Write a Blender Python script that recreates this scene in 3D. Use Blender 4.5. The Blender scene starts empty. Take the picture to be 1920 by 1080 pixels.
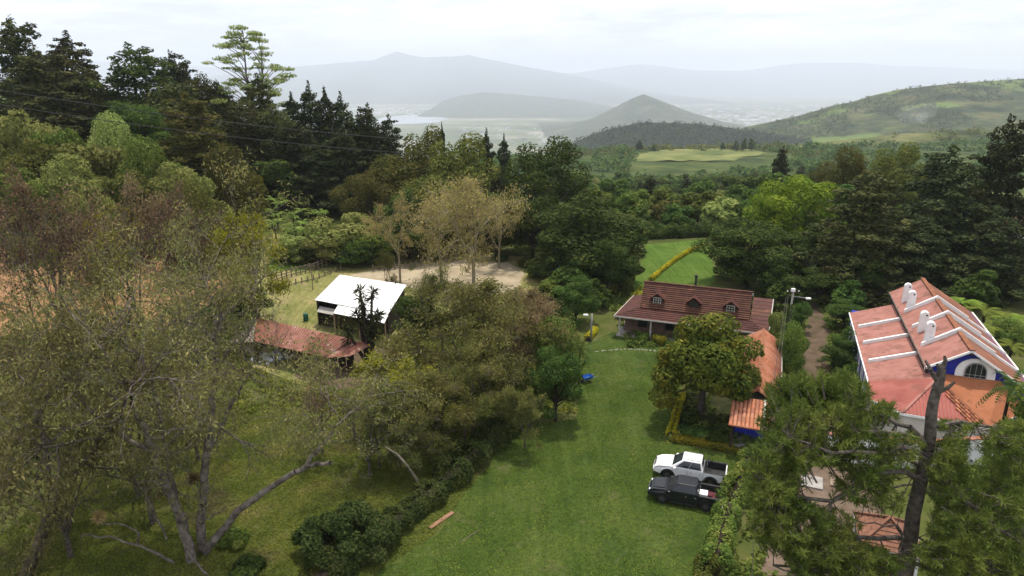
import bpy, bmesh, math, random
import numpy as np
from mathutils import Vector, Matrix, geometry

SC = bpy.context.scene
COL = SC.collection
rad = math.radians

# ------------------------------------------------------------------ camera
CAM_H = 29.0
PITCH = math.atan(390 / 1280)
cam = bpy.data.objects.new('camera', bpy.data.cameras.new('camera'))
COL.objects.link(cam)
cam.location = (0, 0, CAM_H)
cam.rotation_euler = (math.pi / 2 - PITCH, 0, 0)
cam.data.sensor_width = 36
cam.data.lens = 24
cam.data.clip_start = 0.5
cam.data.clip_end = 90000
SC.camera = cam

# ------------------------------------------------------------------ sky, sun, exposure
SUN_EL, SUN_AZ = 73.0, 18.0          # azimuth from +Y towards +X
world = bpy.data.worlds.new('World')
SC.world = world
world.use_nodes = True
wn, wl = world.node_tree.nodes, world.node_tree.links
wn.clear()
w_out = wn.new('ShaderNodeOutputWorld')
w_bg = wn.new('ShaderNodeBackground')
w_bg.inputs['Strength'].default_value = 0.10
sky = wn.new('ShaderNodeTexSky')
sky.sky_type = 'NISHITA'
sky.sun_disc = False
sky.sun_elevation = rad(SUN_EL)
sky.sun_rotation = rad(SUN_AZ)
sky.altitude = 1500
sky.dust_density = 2.0
# thin, bright layered cloud covers most of the sky
tc = wn.new('ShaderNodeTexCoord')
mp = wn.new('ShaderNodeMapping')
mp.inputs['Scale'].default_value = (1.0, 1.0, 3.6)
nz = wn.new('ShaderNodeTexNoise')
nz.inputs['Scale'].default_value = 3.4
nz.inputs['Detail'].default_value = 9
nz.inputs['Roughness'].default_value = 0.58
nz.inputs['Distortion'].default_value = 0.5
rp = wn.new('ShaderNodeValToRGB')
rp.color_ramp.elements[0].position = 0.40
rp.color_ramp.elements[0].color = (0.70, 0.70, 0.70, 1)
rp.color_ramp.elements[1].position = 0.60
rp.color_ramp.elements[1].color = (1, 1, 1, 1)
cl = wn.new('ShaderNodeMix')
cl.data_type = 'RGBA'
nz2 = wn.new('ShaderNodeTexNoise'); nz2.inputs['Scale'].default_value = 5.5; nz2.inputs['Detail'].default_value = 10; nz2.inputs['Roughness'].default_value = 0.6; nz2.inputs['Distortion'].default_value = 0.3
mp2 = wn.new('ShaderNodeMapping'); mp2.inputs['Scale'].default_value = (1.0, 1.0, 5.0); mp2.inputs['Location'].default_value = (3.1, 1.7, .4)
rp2 = wn.new('ShaderNodeValToRGB')
rp2.color_ramp.elements[0].position = 0.40; rp2.color_ramp.elements[0].color = (.60, .61, .70, 1)
rp2.color_ramp.elements[1].position = 0.58; rp2.color_ramp.elements[1].color = (1, .985, 1, 1)
gain = wn.new('ShaderNodeVectorMath'); gain.operation = 'SCALE'; gain.inputs['Scale'].default_value = 12.4
wl.new(tc.outputs['Generated'], mp2.inputs['Vector']); wl.new(mp2.outputs['Vector'], nz2.inputs['Vector']); wl.new(nz2.outputs['Fac'], rp2.inputs['Fac'])
wl.new(rp2.outputs['Color'], gain.inputs[0]); wl.new(gain.outputs['Vector'], cl.inputs['B'])
wl.new(tc.outputs['Generated'], mp.inputs['Vector'])
wl.new(mp.outputs['Vector'], nz.inputs['Vector'])
wl.new(nz.outputs['Fac'], rp.inputs['Fac'])
wl.new(rp.outputs['Color'], cl.inputs['Factor'])
wl.new(sky.outputs['Color'], cl.inputs['A'])
wl.new(cl.outputs['Result'], w_bg.inputs['Color'])
wl.new(w_bg.outputs['Background'], w_out.inputs['Surface'])

sun = bpy.data.objects.new('sun', bpy.data.lights.new('sun', 'SUN'))
COL.objects.link(sun)
sun.data.energy = 3.4
sun.data.angle = rad(1.5)
sun.data.color = (1.0, 0.92, 0.78)
_s = Vector((math.sin(rad(SUN_AZ)) * math.cos(rad(SUN_EL)), math.cos(rad(SUN_AZ)) * math.cos(rad(SUN_EL)), math.sin(rad(SUN_EL))))
sun.rotation_euler = _s.to_track_quat('Z', 'Y').to_euler()
sun.location = (0, 60, 80)

SC.view_settings.view_transform = 'Standard'
SC.view_settings.look = 'None'
SC.view_settings.exposure = 0.45
SC.view_settings.gamma = 1.0
SC.view_settings.use_curve_mapping = False
SC.render.engine = 'CYCLES'
SC.cycles.use_denoising = True
SC.cycles.max_bounces = 9
SC.cycles.diffuse_bounces = 3
SC.cycles.glossy_bounces = 2
SC.cycles.transmission_bounces = 4
SC.cycles.volume_bounces = 8
SC.cycles.transparent_max_bounces = 6
SC.cycles.sample_clamp_indirect = 6

# ------------------------------------------------------------------ where a sight line meets a height or a distance
_C, _S = math.cos(PITCH), math.sin(PITCH)

def ray(px, py):
    a, b = (px - 960) / 1280, (540 - py) / 1280
    return Vector((a, _C + b * _S, -_S + b * _C))

def gp(px, py, z=0.0):
    r = ray(px, py)
    t = (z - CAM_H) / r.z
    return Vector((r.x * t, r.y * t, z))

def yp(px, py, Y):
    r = ray(px, py)
    t = Y / r.y
    return Vector((r.x * t, Y, CAM_H + r.z * t))

# ------------------------------------------------------------------ noise
class VNoise:
    def __init__(self, seed, n=64):
        self.g = np.random.default_rng(seed).random((n, n)); self.n = n
    def __call__(self, x, y):
        x = np.asarray(x, float); y = np.asarray(y, float)
        xi, yi = np.floor(x).astype(int), np.floor(y).astype(int)
        fx, fy = x - xi, y - yi
        fx = fx * fx * (3 - 2 * fx); fy = fy * fy * (3 - 2 * fy)
        n, g = self.n, self.g
        a, b = g[xi % n, yi % n], g[(xi + 1) % n, yi % n]
        c, d = g[xi % n, (yi + 1) % n], g[(xi + 1) % n, (yi + 1) % n]
        return (a * (1 - fx) + b * fx) * (1 - fy) + (c * (1 - fx) + d * fx) * fy

def fbm(vn, x, y, o=4):
    s, a, t = 0.0, 1.0, 0.0
    for k in range(o):
        s = s + a * vn(x * 2 ** k + 7.3 * k, y * 2 ** k - 3.1 * k); t += a; a *= 0.5
    return s / t - 0.5

VN = VNoise(5)

# ------------------------------------------------------------------ terrain
_U = [-1.4, -.8, -.6, -.45, -.3, -.15, 0, .15, .3, .5, .8, 1.4]
_ROWS = [
 (78,   [0, 0, 0, 0, 0, 0, 0, 0, 0, 0, 0, 0]),
 (86,   [1.5, 1.5, 1.2, .6, 0, 0, 0, 0, 0, 0, 0, 0]),
 (97,   [6.5, 6.5, 5.5, 3.4, .3, 0, 0, 0, 0, 0, 0, 0]),
 (112,  [9, 9, 8, 5, 1, 0, 0, 0, 0, 0, 0, 0]),
 (128,  [11, 11, 10, 7, 3, .3, 0, -.4, -.4, -.4, 0, 0]),
 (155,  [15, 15, 14, 11, 6.5, 2, -1, -3, -3, -3, -2, 0]),
 (210,  [20, 20, 18, 15, 8, 0, -8, -13, -13, -12, -8, -3]),
 (310,  [26, 26, 23, 17, 5, -9, -20, -27, -27, -25, -18, -9]),
 (500,  [34, 32, 22, 6, -14, -30, -40, -44, -44, -41, -32, -20]),
 (830,  [30, 28, 8, -25, -52, -62, -60, -52, -50, -48, -44, -36]),
 (1500, [0, -30, -60, -110, -150, -170, -170, -165, -150, -120, -80, -60]),
 (3000, [-250, -270, -330, -380, -390, -395, -395, -390, -370, -300, -220, -150]),
 (5200, [-427] * 12),
 (90000, [-427] * 12)]

def height(x, y):
    x = np.asarray(x, float); y = np.asarray(y, float)
    u = x / np.maximum(y, 40.0)
    ys = [r[0] for r in _ROWS]
    zs = np.stack([np.interp(u, _U, r[1]) for r in _ROWS])
    k = np.clip(np.searchsorted(ys, y, side='right') - 1, 0, len(ys) - 2)
    y0, y1 = np.take(ys, k), np.take(ys, k + 1)
    f = np.clip((y - y0) / (y1 - y0), 0, 1)
    z0 = np.take_along_axis(zs, k[None], 0)[0]; z1 = np.take_along_axis(zs, k[None] + 1, 0)[0]
    z = z0 * (1 - f) + z1 * f
    amp = np.clip((y - 82) / 60, 0, 1) * np.clip(y / 100, 0, 14)
    return z + amp * fbm(VN, x / 45, y / 45, 3) * np.clip((5200 - y) / 3000, 0, 1)

def hz(x, y):
    return float(height(np.array([x]), np.array([y]))[0])

# ------------------------------------------------------------------ mesh helpers
def link(o, parent=None):
    COL.objects.link(o)
    if parent is not None:
        o.parent = parent
    return o

def tag(o, label=None, cat=None, group=None, kind=None):
    if label: o['label'] = label
    if cat: o['category'] = cat
    if group: o['group'] = group
    if kind: o['kind'] = kind
    return o

def thing(name, label, cat, loc=(0, 0, 0), rz=0.0, group=None):
    o = bpy.data.objects.new(name, None)
    o.empty_display_size = 0.3
    link(o)
    o.location = loc
    o.rotation_euler = (0, 0, rz)
    return tag(o, label, cat, group)

def np_mesh(name, V, F, mat, smooth=False):
    """V (n,3), F (m,k) with one k"""
    V = np.asarray(V, np.float32); F = np.asarray(F, np.int32)
    me = bpy.data.meshes.new(name)
    k = F.shape[1]
    me.vertices.add(len(V)); me.vertices.foreach_set('co', V.ravel())
    me.loops.add(F.size); me.loops.foreach_set('vertex_index', F.ravel())
    me.polygons.add(len(F))
    me.polygons.foreach_set('loop_start', np.arange(0, F.size, k, dtype=np.int32))
    if smooth:
        me.polygons.foreach_set('use_smooth', np.ones(len(F), bool))
    me.update(calc_edges=True)
    if mat: me.materials.append(mat)
    return me

def mobj(name, me, parent=None):
    return link(bpy.data.objects.new(name, me), parent)

class MB:
    """collects simple solids, then links them as one mesh object"""
    def __init__(self): self.V, self.F = [], []
    def add(self, vs, fs):
        n = len(self.V); self.V += [tuple(v) for v in vs]; self.F += [tuple(i + n for i in f) for f in fs]; return self
    def box(self, x0, x1, y0, y1, z0, z1):
        return self.add([(x0,y0,z0),(x1,y0,z0),(x1,y1,z0),(x0,y1,z0),(x0,y0,z1),(x1,y0,z1),(x1,y1,z1),(x0,y1,z1)],
                        [(0,3,2,1),(4,5,6,7),(0,1,5,4),(1,2,6,5),(2,3,7,6),(3,0,4,7)])
    def slab(self, pts, t, d=(0, 0, -1)):
        """a polygon given thickness t along d"""
        n = len(pts); d = Vector(d)
        lo = [Vector(p) + d * t for p in pts]
        return self.add([Vector(p) for p in pts] + lo,
                        [tuple(range(n)), tuple(range(2 * n - 1, n - 1, -1))] + [((i + 1) % n, i, n + i, n + (i + 1) % n) for i in range(n)])
    def bar(self, a, b, w, h=None):
        a, b = Vector(a), Vector(b); h = h or w
        d = (b - a).normalized()
        up = Vector((0, 0, 1)) if abs(d.z) < .95 else Vector((0, 1, 0))
        s = d.cross(up).normalized() * w / 2; t = s.cross(d).normalized() * h / 2
        return self.add([a-s-t, a+s-t, a+s+t, a-s+t, b-s-t, b+s-t, b+s+t, b-s+t],
                        [(0,3,2,1),(4,5,6,7),(0,1,5,4),(1,2,6,5),(2,3,7,6),(3,0,4,7)])
    def tube(self, pts, rs, n=8, caps=True):
        pts = [Vector(p) for p in pts]
        if not hasattr(rs, '__len__'): rs = [rs] * len(pts)
        vs, fs = [], []
        for i, p in enumerate(pts):
            d = (pts[min(i + 1, len(pts) - 1)] - pts[max(i - 1, 0)]).normalized()
            up = Vector((0, 0, 1)) if abs(d.z) < .9 else Vector((1, 0, 0))
            s = d.cross(up).normalized(); t = s.cross(d)
            for k in range(n):
                a = 2 * math.pi * k / n
                vs.append(p + (s * math.cos(a) + t * math.sin(a)) * rs[i])
        for i in range(len(pts) - 1):
            for k in range(n):
                fs.append((i*n+k, (i+1)*n+k, (i+1)*n+(k+1)%n, i*n+(k+1)%n))
        if caps:
            fs.append(tuple(range(n - 1, -1, -1))[::-1]); fs.append(tuple((len(pts)-1)*n + k for k in range(n))[::-1])
        return self.add(vs, fs)
    def lathe(self, prof, c=(0, 0, 0), n=16, axis='z'):
        vs, fs = [], []
        for r, h in prof:
            for k in range(n):
                a = 2 * math.pi * k / n
                p = (r * math.cos(a), r * math.sin(a), h)
                if axis == 'y': p = (p[0], p[2], p[1])
                vs.append(Vector(p) + Vector(c))
        for i in range(len(prof) - 1):
            for k in range(n): fs.append((i*n+k, i*n+(k+1)%n, (i+1)*n+(k+1)%n, (i+1)*n+k))
        fs.append(tuple(range(n))); fs.append(tuple((len(prof)-1)*n + k for k in range(n)))
        return self.add(vs, fs)
    def mesh(self, name, mat, smooth=False):
        me = bpy.data.meshes.new(name)
        me.from_pydata(self.V, [], self.F)
        bm = bmesh.new(); bm.from_mesh(me)
        bmesh.ops.recalc_face_normals(bm, faces=bm.faces)
        bm.to_mesh(me); bm.free()
        if smooth:
            for p in me.polygons: p.use_smooth = True
        if mat: me.materials.append(mat)
        return me
    def build(self, name, mat, parent=None, smooth=False, bevel=0, seg=2):
        o = mobj(name, self.mesh(name, mat, smooth), parent)
        if bevel:
            b = o.modifiers.new('bevel', 'BEVEL'); b.width = bevel; b.segments = seg; b.limit_method = 'ANGLE'; b.angle_limit = rad(30)
        return o

# ------------------------------------------------------------------ materials
MATS = {}
def mat_base(name, rough=0.8, spec=0.3):
    m = bpy.data.materials.new(name); m.use_nodes = True
    n, l = m.node_tree.nodes, m.node_tree.links
    b = n['Principled BSDF']; b.inputs['Roughness'].default_value = rough; b.inputs['Specular IOR Level'].default_value = spec
    MATS[name] = m
    return m, n, l, b

def ramp(n, stops):
    r = n.new('ShaderNodeValToRGB')
    e = r.color_ramp.elements
    while len(e) < len(stops): e.new(0.5)
    for el, (p, c) in zip(e, stops):
        el.position = p; el.color = (*c, 1)
    return r

def noise_node(n, l, scale, detail=4, rough=0.55, coord='Object', dist=0.0, sc=None):
    t = n.new('ShaderNodeTexCoord'); z = n.new('ShaderNodeTexNoise')
    z.inputs['Scale'].default_value = scale; z.inputs['Detail'].default_value = detail; z.inputs['Roughness'].default_value = rough
    z.inputs['Distortion'].default_value = dist
    if sc:
        m = n.new('ShaderNodeMapping'); m.inputs['Scale'].default_value = sc
        l.new(t.outputs[coord], m.inputs['Vector']); l.new(m.outputs['Vector'], z.inputs['Vector'])
    else:
        l.new(t.outputs[coord], z.inputs['Vector'])
    return z

def mix(n, l, a, b, fac, mode='MIX'):
    m = n.new('ShaderNodeMix'); m.data_type = 'RGBA'; m.blend_type = mode
    for sock, v in (('A', a), ('B', b), ('Factor', fac)):
        if hasattr(v, 'node'): l.new(v, m.inputs[sock])
        elif sock == 'Factor': m.inputs[sock].default_value = v
        else: m.inputs[sock].default_value = (*v, 1)
    return m.outputs['Result']

def surf(name, c0, c1, scale=2.0, rough=0.8, spec=0.3, detail=5, bump=0.0, bscale=None, metallic=0.0, sc=None, extra=None, lo=0.35, hi=0.65):
    """a two-tone noisy surface; extra = (colour, scale, threshold, sc) adds worn patches"""
    m, n, l, b = mat_base(name, rough, spec)
    z = noise_node(n, l, scale, detail, sc=sc)
    r = ramp(n, [(lo, c0), (hi, c1)]); l.new(z.outputs['Fac'], r.inputs['Fac'])
    col = r.outputs['Color']
    if extra:
        z2 = noise_node(n, l, extra[1], 6, 0.65, sc=extra[3] if len(extra) > 3 else None)
        r2 = ramp(n, [(extra[2], (0, 0, 0)), (min(.99, extra[2] + .1), (1, 1, 1))]); l.new(z2.outputs['Fac'], r2.inputs['Fac'])
        col = mix(n, l, col, extra[0], r2.outputs['Color'])
    l.new(col, b.inputs['Base Color'])
    b.inputs['Metallic'].default_value = metallic
    if bump:
        z3 = noise_node(n, l, bscale or scale * 6, 4)
        bp = n.new('ShaderNodeBump'); bp.inputs['Strength'].default_value = bump; bp.inputs['Distance'].default_value = 0.05
        l.new(z3.outputs['Fac'], bp.inputs['Height']); l.new(bp.outputs['Normal'], b.inputs['Normal'])
    return m

LEAF_GAIN = 1.85
def leaf_mat(name, stops, trans=0.36, patch=None, pscale=0.35, hue=0.10):
    """leaf colours: one random tone per leaf, drifting over the crown and from tree to tree"""
    m = bpy.data.materials.new(name); m.use_nodes = True; MATS[name] = m
    n, l = m.node_tree.nodes, m.node_tree.links
    n.clear()
    out = n.new('ShaderNodeOutputMaterial')
    g = n.new('ShaderNodeNewGeometry')
    r = ramp(n, [(p_, tuple(v * g_ * LEAF_GAIN for v, g_ in zip(c_, (1.06, 1.0, .72)))) for p_, c_ in stops])
    z = noise_node(n, l, pscale, 3)
    a = n.new('ShaderNodeMath'); a.operation = 'MULTIPLY_ADD'; a.inputs[1].default_value = 0.55
    l.new(g.outputs['Random Per Island'], a.inputs[0])
    s = n.new('ShaderNodeMath'); s.operation = 'MULTIPLY_ADD'; s.inputs[1].default_value = 1.5; s.inputs[2].default_value = -0.53
    l.new(z.outputs['Fac'], s.inputs[0]); l.new(s.outputs[0], a.inputs[2])
    l.new(a.outputs[0], r.inputs['Fac'])
    col = r.outputs['Color']
    if patch:
        z2 = noise_node(n, l, patch[1], 3)
        r2 = ramp(n, [(patch[2], (0, 0, 0)), (min(.98, patch[2] + .12), (1, 1, 1))]); l.new(z2.outputs['Fac'], r2.inputs['Fac'])
        col = mix(n, l, col, patch[0], r2.outputs['Color'])
    oi = n.new('ShaderNodeObjectInfo')
    hv = n.new('ShaderNodeHueSaturation')
    mr = n.new('ShaderNodeMapRange'); mr.inputs['To Min'].default_value = 1 - hue * 3; mr.inputs['To Max'].default_value = 1 + hue * 3
    mh = n.new('ShaderNodeMapRange'); mh.inputs['To Min'].default_value = .5 - hue * .22; mh.inputs['To Max'].default_value = .5 + hue * .18
    l.new(oi.outputs['Random'], mr.inputs['Value']); l.new(mr.outputs['Result'], hv.inputs['Value'])
    l.new(oi.outputs['Random'], mh.inputs['Value']); l.new(mh.outputs['Result'], hv.inputs['Hue'])
    l.new(col, hv.inputs['Color'])
    d = n.new('ShaderNodeBsdfPrincipled'); d.inputs['Roughness'].default_value = 0.75; d.inputs['Specular IOR Level'].default_value = 0.08
    t = n.new('ShaderNodeBsdfTranslucent')
    l.new(hv.outputs['Color'], d.inputs['Base Color']); l.new(hv.outputs['Color'], t.inputs['Color'])
    mx = n.new('ShaderNodeMixShader'); mx.inputs['Fac'].default_value = trans
    l.new(d.outputs[0], mx.inputs[1]); l.new(t.outputs[0], mx.inputs[2]); l.new(mx.outputs[0], out.inputs['Surface'])
    return m

# ================================================================== THE LAND
M_ground = surf('rough_ground', (.045, .055, .018), (.085, .075, .032), .35, 1.0, .05, 8, .6, 5, extra=((.10, .075, .045), .16, .60))
M_lawn = None
def lawn_mat(name, a, b, c, worn, wt=.62):
    m, n, l, bs = mat_base(name, 1.0, .08)
    z = noise_node(n, l, .22, 6, .6, dist=.4); r = ramp(n, [(.35, a), (.52, b), (.68, c)]); l.new(z.outputs['Fac'], r.inputs['Fac'])
    z1 = noise_node(n, l, 3.2, 6, .72); r1 = ramp(n, [(.3, (.50, .50, .50)), (.7, (1.45, 1.40, 1.30))]); l.new(z1.outputs['Fac'], r1.inputs['Fac'])
    col = mix(n, l, r.outputs['Color'], r1.outputs['Color'], 1.0, 'MULTIPLY')
    # mower and tyre streaks along the drive
    t = n.new('ShaderNodeTexCoord'); mp_ = n.new('ShaderNodeMapping'); mp_.inputs['Rotation'].default_value = (0, 0, rad(21)); mp_.inputs['Scale'].default_value = (1.6, .06, 1)
    zz = n.new('ShaderNodeTexNoise'); zz.inputs['Scale'].default_value = 1.0; zz.inputs['Detail'].default_value = 5
    l.new(t.outputs['Object'], mp_.inputs['Vector']); l.new(mp_.outputs['Vector'], zz.inputs['Vector'])
    r2 = ramp(n, [(.36, (.84, .85, .82)), (.5, (1, 1, 1)), (.66, (1.22, 1.18, 1.3))]); l.new(zz.outputs['Fac'], r2.inputs['Fac'])
    col = mix(n, l, col, r2.outputs['Color'], .8, 'MULTIPLY')
    z3 = noise_node(n, l, .33, 7, .68, dist=.6); r3 = ramp(n, [(wt, (0, 0, 0)), (wt + .14, (.75, .75, .75))]); l.new(z3.outputs['Fac'], r3.inputs['Fac'])
    col = mix(n, l, col, worn, r3.outputs['Color'])
    l.new(col, bs.inputs['Base Color'])
    z4 = noise_node(n, l, 14, 4); bp = n.new('ShaderNodeBump'); bp.inputs['Strength'].default_value = .7; bp.inputs['Distance'].default_value = .06
    l.new(z4.outputs['Fac'], bp.inputs['Height']); l.new(bp.outputs['Normal'], bs.inputs['Normal'])
    return m
M_lawn = lawn_mat('mown_lawn', (.029, .053, .010), (.045, .073, .015), (.067, .091, .023), (.115, .105, .048), .575)
M_lawn_far = lawn_mat('back_lawn', (.055, .105, .016), (.07, .125, .02), (.09, .14, .028), (.12, .13, .045), .66)
M_dry = lawn_mat('dry_paddock_grass', (.13, .15, .045), (.20, .20, .075), (.26, .225, .105), (.30, .23, .14), .55)  # dry grass, base colour raised to carry the sun patch on the paddock
M_sand = surf('paddock_sand', (.29, .24, .165), (.40, .34, .24), .35, 1, .05, 7, .5, 3, extra=((.13, .13, .05), .22, .60))  # sand, brightened likewise: the patch of sunlight is put into its colour
M_bank = surf('orange_subsoil', (.21, .115, .055), (.36, .21, .115), .45, 1, .05, 8, .8, 3, extra=((.09, .085, .03), .5, .58))
M_track = surf('track_dirt', (.075, .055, .038), (.125, .09, .062), .8, 1, .05, 7, .5, 4, extra=((.05, .06, .02), .5, .55))
M_bed = surf('garden_soil', (.018, .025, .010), (.045, .045, .02), 1.3, 1, .05, 7, .6, 6)
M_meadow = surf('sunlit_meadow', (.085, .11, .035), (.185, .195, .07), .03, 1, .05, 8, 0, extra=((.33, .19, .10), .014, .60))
M_plain = None

# one ground sheet from under the camera to the horizon
ang = np.concatenate([np.linspace(-62, 62, 300), np.linspace(62, 298, 40)[1:-1]])
rr = np.concatenate([[2.0], np.geomspace(4, 60, 40), np.geomspace(60, 170, 100)[1:], np.geomspace(170, 40000, 120)[1:]])
a2, r2_ = np.meshgrid(np.radians(ang), rr)
gx, gy = r2_ * np.sin(a2), r2_ * np.cos(a2)
gz = height(gx.ravel(), gy.ravel())
gV = np.stack([gx.ravel(), gy.ravel(), gz], 1)
nA, nR = len(ang), len(rr)
ii, jj = np.meshgrid(np.arange(nR - 1), np.arange(nA), indexing='ij')
j2 = (jj + 1) % nA
gF = np.stack([ii * nA + jj, ii * nA + j2, (ii + 1) * nA + j2, (ii + 1) * nA + jj], -1).reshape(-1, 4)[:, ::-1]
# far ground: fields, scrub and town on the valley floor
m, n, l, b = mat_base('valley_ground', 1.0, .05)
zA = noise_node(n, l, .35, 8, .6); rA = ramp(n, [(.35, (.056, .072, .018)), (.55, (.080, .092, .026)), (.7, (.11, .10, .045))]); l.new(zA.outputs['Fac'], rA.inputs['Fac'])
zB = noise_node(n, l, .0016, 9, .68); rB = ramp(n, [(.36, (.05, .075, .03)), (.5, (.10, .12, .05)), (.60, (.20, .19, .13)), (.72, (.34, .31, .28))]); l.new(zB.outputs['Fac'], rB.inputs['Fac'])
zC = noise_node(n, l, .03, 8, .62); rC = ramp(n, [(.36, (.020, .036, .011)), (.55, (.055, .078, .02)), (.7, (.11, .115, .04))]); l.new(zC.outputs['Fac'], rC.inputs['Fac'])
g_ = n.new('ShaderNodeTexCoord'); ln = n.new('ShaderNodeVectorMath'); ln.operation = 'LENGTH'; l.new(g_.outputs['Object'], ln.inputs[0])
f1 = n.new('ShaderNodeMapRange'); f1.inputs['From Min'].default_value = 110; f1.inputs['From Max'].default_value = 190; l.new(ln.outputs['Value'], f1.inputs['Value'])
f2 = n.new('ShaderNodeMapRange'); f2.inputs['From Min'].default_value = 2200; f2.inputs['From Max'].default_value = 4500; l.new(ln.outputs['Value'], f2.inputs['Value'])
c1 = mix(n, l, rA.outputs['Color'], rC.outputs['Color'], f1.outputs['Result'])
c2 = mix(n, l, c1, rB.outputs['Color'], f2.outputs['Result'])
l.new(c2, b.inputs['Base Color'])
bz = noise_node(n, l, 2.5, 6); bp = n.new('ShaderNodeBump'); bp.inputs['Strength'].default_value = .6; bp.inputs['Distance'].default_value = .15
l.new(bz.outputs['Fac'], bp.inputs['Height']); l.new(bp.outputs['Normal'], b.inputs['Normal'])
tag(mobj('ground', np_mesh('ground', gV, gF, m, True)), kind='structure')

def in_poly(px, py, poly):
    px, py = np.asarray(px), np.asarray(py); c = np.zeros(px.shape, bool)
    for (x0, y0), (x1, y1) in zip(poly, poly[1:] + poly[:1]):
        k = ((y0 > py) != (y1 > py)) & (px < (x1 - x0) * (py - y0) / ((y1 - y0) or 1e-9) + x0); c ^= k
    return c

def wobble(poly, step, amp, seed):
    out, vn = [], VNoise(seed)
    for (x0, y0), (x1, y1) in zip(poly, poly[1:] + poly[:1]):
        d = math.hypot(x1 - x0, y1 - y0); k = max(1, int(d / step))
        for i in range(k):
            t = i / k; x, y = x0 + (x1 - x0) * t, y0 + (y1 - y0) * t
            e = (float(vn(x / step * .45, y / step * .45)) - .5) * 2 * amp + (float(vn(x / step * 1.7 + 9, y / step * 1.7)) - .5) * amp
            out.append((x - (y1 - y0) / d * e, y + (x1 - x0) / d * e))
    return out

def sheet(name, poly, mat, lift, grid=2.0, step=1.0, amp=.35, seed=1):
    """a patch of ground that follows the terrain, a few millimetres proud of what lies under it"""
    poly = wobble([tuple(p[:2]) for p in poly], step, amp, seed)
    xs = [p[0] for p in poly]; ys = [p[1] for p in poly]
    gx_, gy_ = np.meshgrid(np.arange(min(xs) + grid / 2, max(xs), grid), np.arange(min(ys) + grid / 2, max(ys), grid))
    k = in_poly(gx_.ravel(), gy_.ravel(), poly)
    pts = [Vector(p) for p in poly] + [Vector((a, b)) for a, b in zip(gx_.ravel()[k], gy_.ravel()[k])]
    nb = len(poly)
    v, e, f, *_ = geometry.delaunay_2d_cdt(pts, [(i, (i + 1) % nb) for i in range(nb)], [list(range(nb))], 1, 1e-4)
    vx = np.array([p.x for p in v]); vy = np.array([p.y for p in v])
    V = np.stack([vx, vy, height(vx, vy) + lift], 1)
    F = np.array([t for t in f if len(t) == 3])
    return tag(mobj(name, np_mesh(name, V, F, mat, True)), kind='structure')

def G(*pts): return [gp(x, y)[:2] for x, y in pts]
LAWN = [(-9.8, 22)] + G((700, 1080), (815, 1003), (900, 890), (975, 800), (1078, 785), (1092, 700), (1098, 655), (1240, 652), (1268, 740), (1246, 828), (1395, 858), (1350, 955), (1312, 1080)) + [(9.2, 22)]
sheet('lawn', LAWN, M_lawn, .012, 1.2, .7, .22, 3)
sheet('lawn', G((1090, 652), (1148, 622), (1250, 640), (1240, 657), (1112, 662)), M_lawn, .008, 1.2, .7, .2, 13)
sheet('garden_bed', G((1276, 742), (1254, 820), (1385, 847), (1395, 700), (1330, 690)), M_bed, .020, 1.2, .8, .15, 4)
sheet('lawn', G((1180, 560), (1212, 455), (1322, 444), (1345, 530), (1300, 560)), M_lawn_far, .016, 2, 1.5, .4, 5)
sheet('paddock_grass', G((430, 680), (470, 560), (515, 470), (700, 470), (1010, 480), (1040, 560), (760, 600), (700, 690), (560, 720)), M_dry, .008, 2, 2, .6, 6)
sheet('lawn', G((500, 532), (512, 490), (600, 488), (640, 500)), M_lawn_far, .016, 2, 2, .5, 16)
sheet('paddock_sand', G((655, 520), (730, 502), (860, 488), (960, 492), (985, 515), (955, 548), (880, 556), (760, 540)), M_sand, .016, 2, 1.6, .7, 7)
sheet('dirt_bank', [(-95, 74), (-70, 74.5), (-46, 75.5), (-38, 78), (-36, 90), (-44, 97), (-70, 97.5), (-95, 96)], M_bank, .12, 1.2, 2, .9, 8)
sheet('dirt_yard', G((560, 705), (590, 672), (700, 648), (760, 665), (740, 720), (640, 730)), M_track, .016, 1.5, 1.2, .5, 9)
sheet('dirt_track', G((1485, 790), (1505, 690), (1515, 600), (1512, 545), (1530, 545), (1550, 610), (1552, 700), (1570, 790)), M_track, .016, 1.5, 1.2, .35, 10)
sheet('terrace', G((1425, 1080), (1440, 1030), (1500, 880), (1600, 872), (1660, 940), (1640, 1080)), surf('brown_paving', (.10, .072, .052), (.165, .12, .09), .9, .95, .1, 7, .4, 8), .014, 1.5, 1.5, .15, 11)
def track(pts, w, seed):
    P = [gp(*p) for p in pts]; P = [P[0].lerp(P[0], 0)] + P[1:]; L, R_ = [], []
    for i, p in enumerate(P):
        d = (P[min(i + 1, len(P) - 1)] - P[max(i - 1, 0)]).normalized(); n_ = Vector((-d.y, d.x, 0)) * w / 2; L.append((p + n_)[:2]); R_.append((p - n_)[:2])
    return sheet('wheel_track', L + R_[::-1], M_tyre, .018, .6, .35, .09, seed)
M_tyre = lawn_mat('worn_lawn', (.030, .057, .011), (.046, .076, .016), (.070, .092, .025), (.11, .10, .05), .56)
track([(985, 1075), (1050, 960), (1090, 880), (1122, 800), (1140, 740), (1150, 690)], .34, 41)
track([(1068, 1078), (1120, 965), (1150, 882), (1176, 802), (1188, 742), (1194, 690)], .34, 42)
track([(1140, 1072), (1190, 1010), (1232, 975), (1262, 962)], .3, 43)
def ring(cx, cy, rx, ry, rot=0, n=26):
    return [(cx + rx * math.cos(t) * math.cos(rot) - ry * math.sin(t) * math.sin(rot), cy + rx * math.cos(t) * math.sin(rot) + ry * math.sin(t) * math.cos(rot)) for t in [2 * math.pi * i / n for i in range(n)]]
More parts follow.
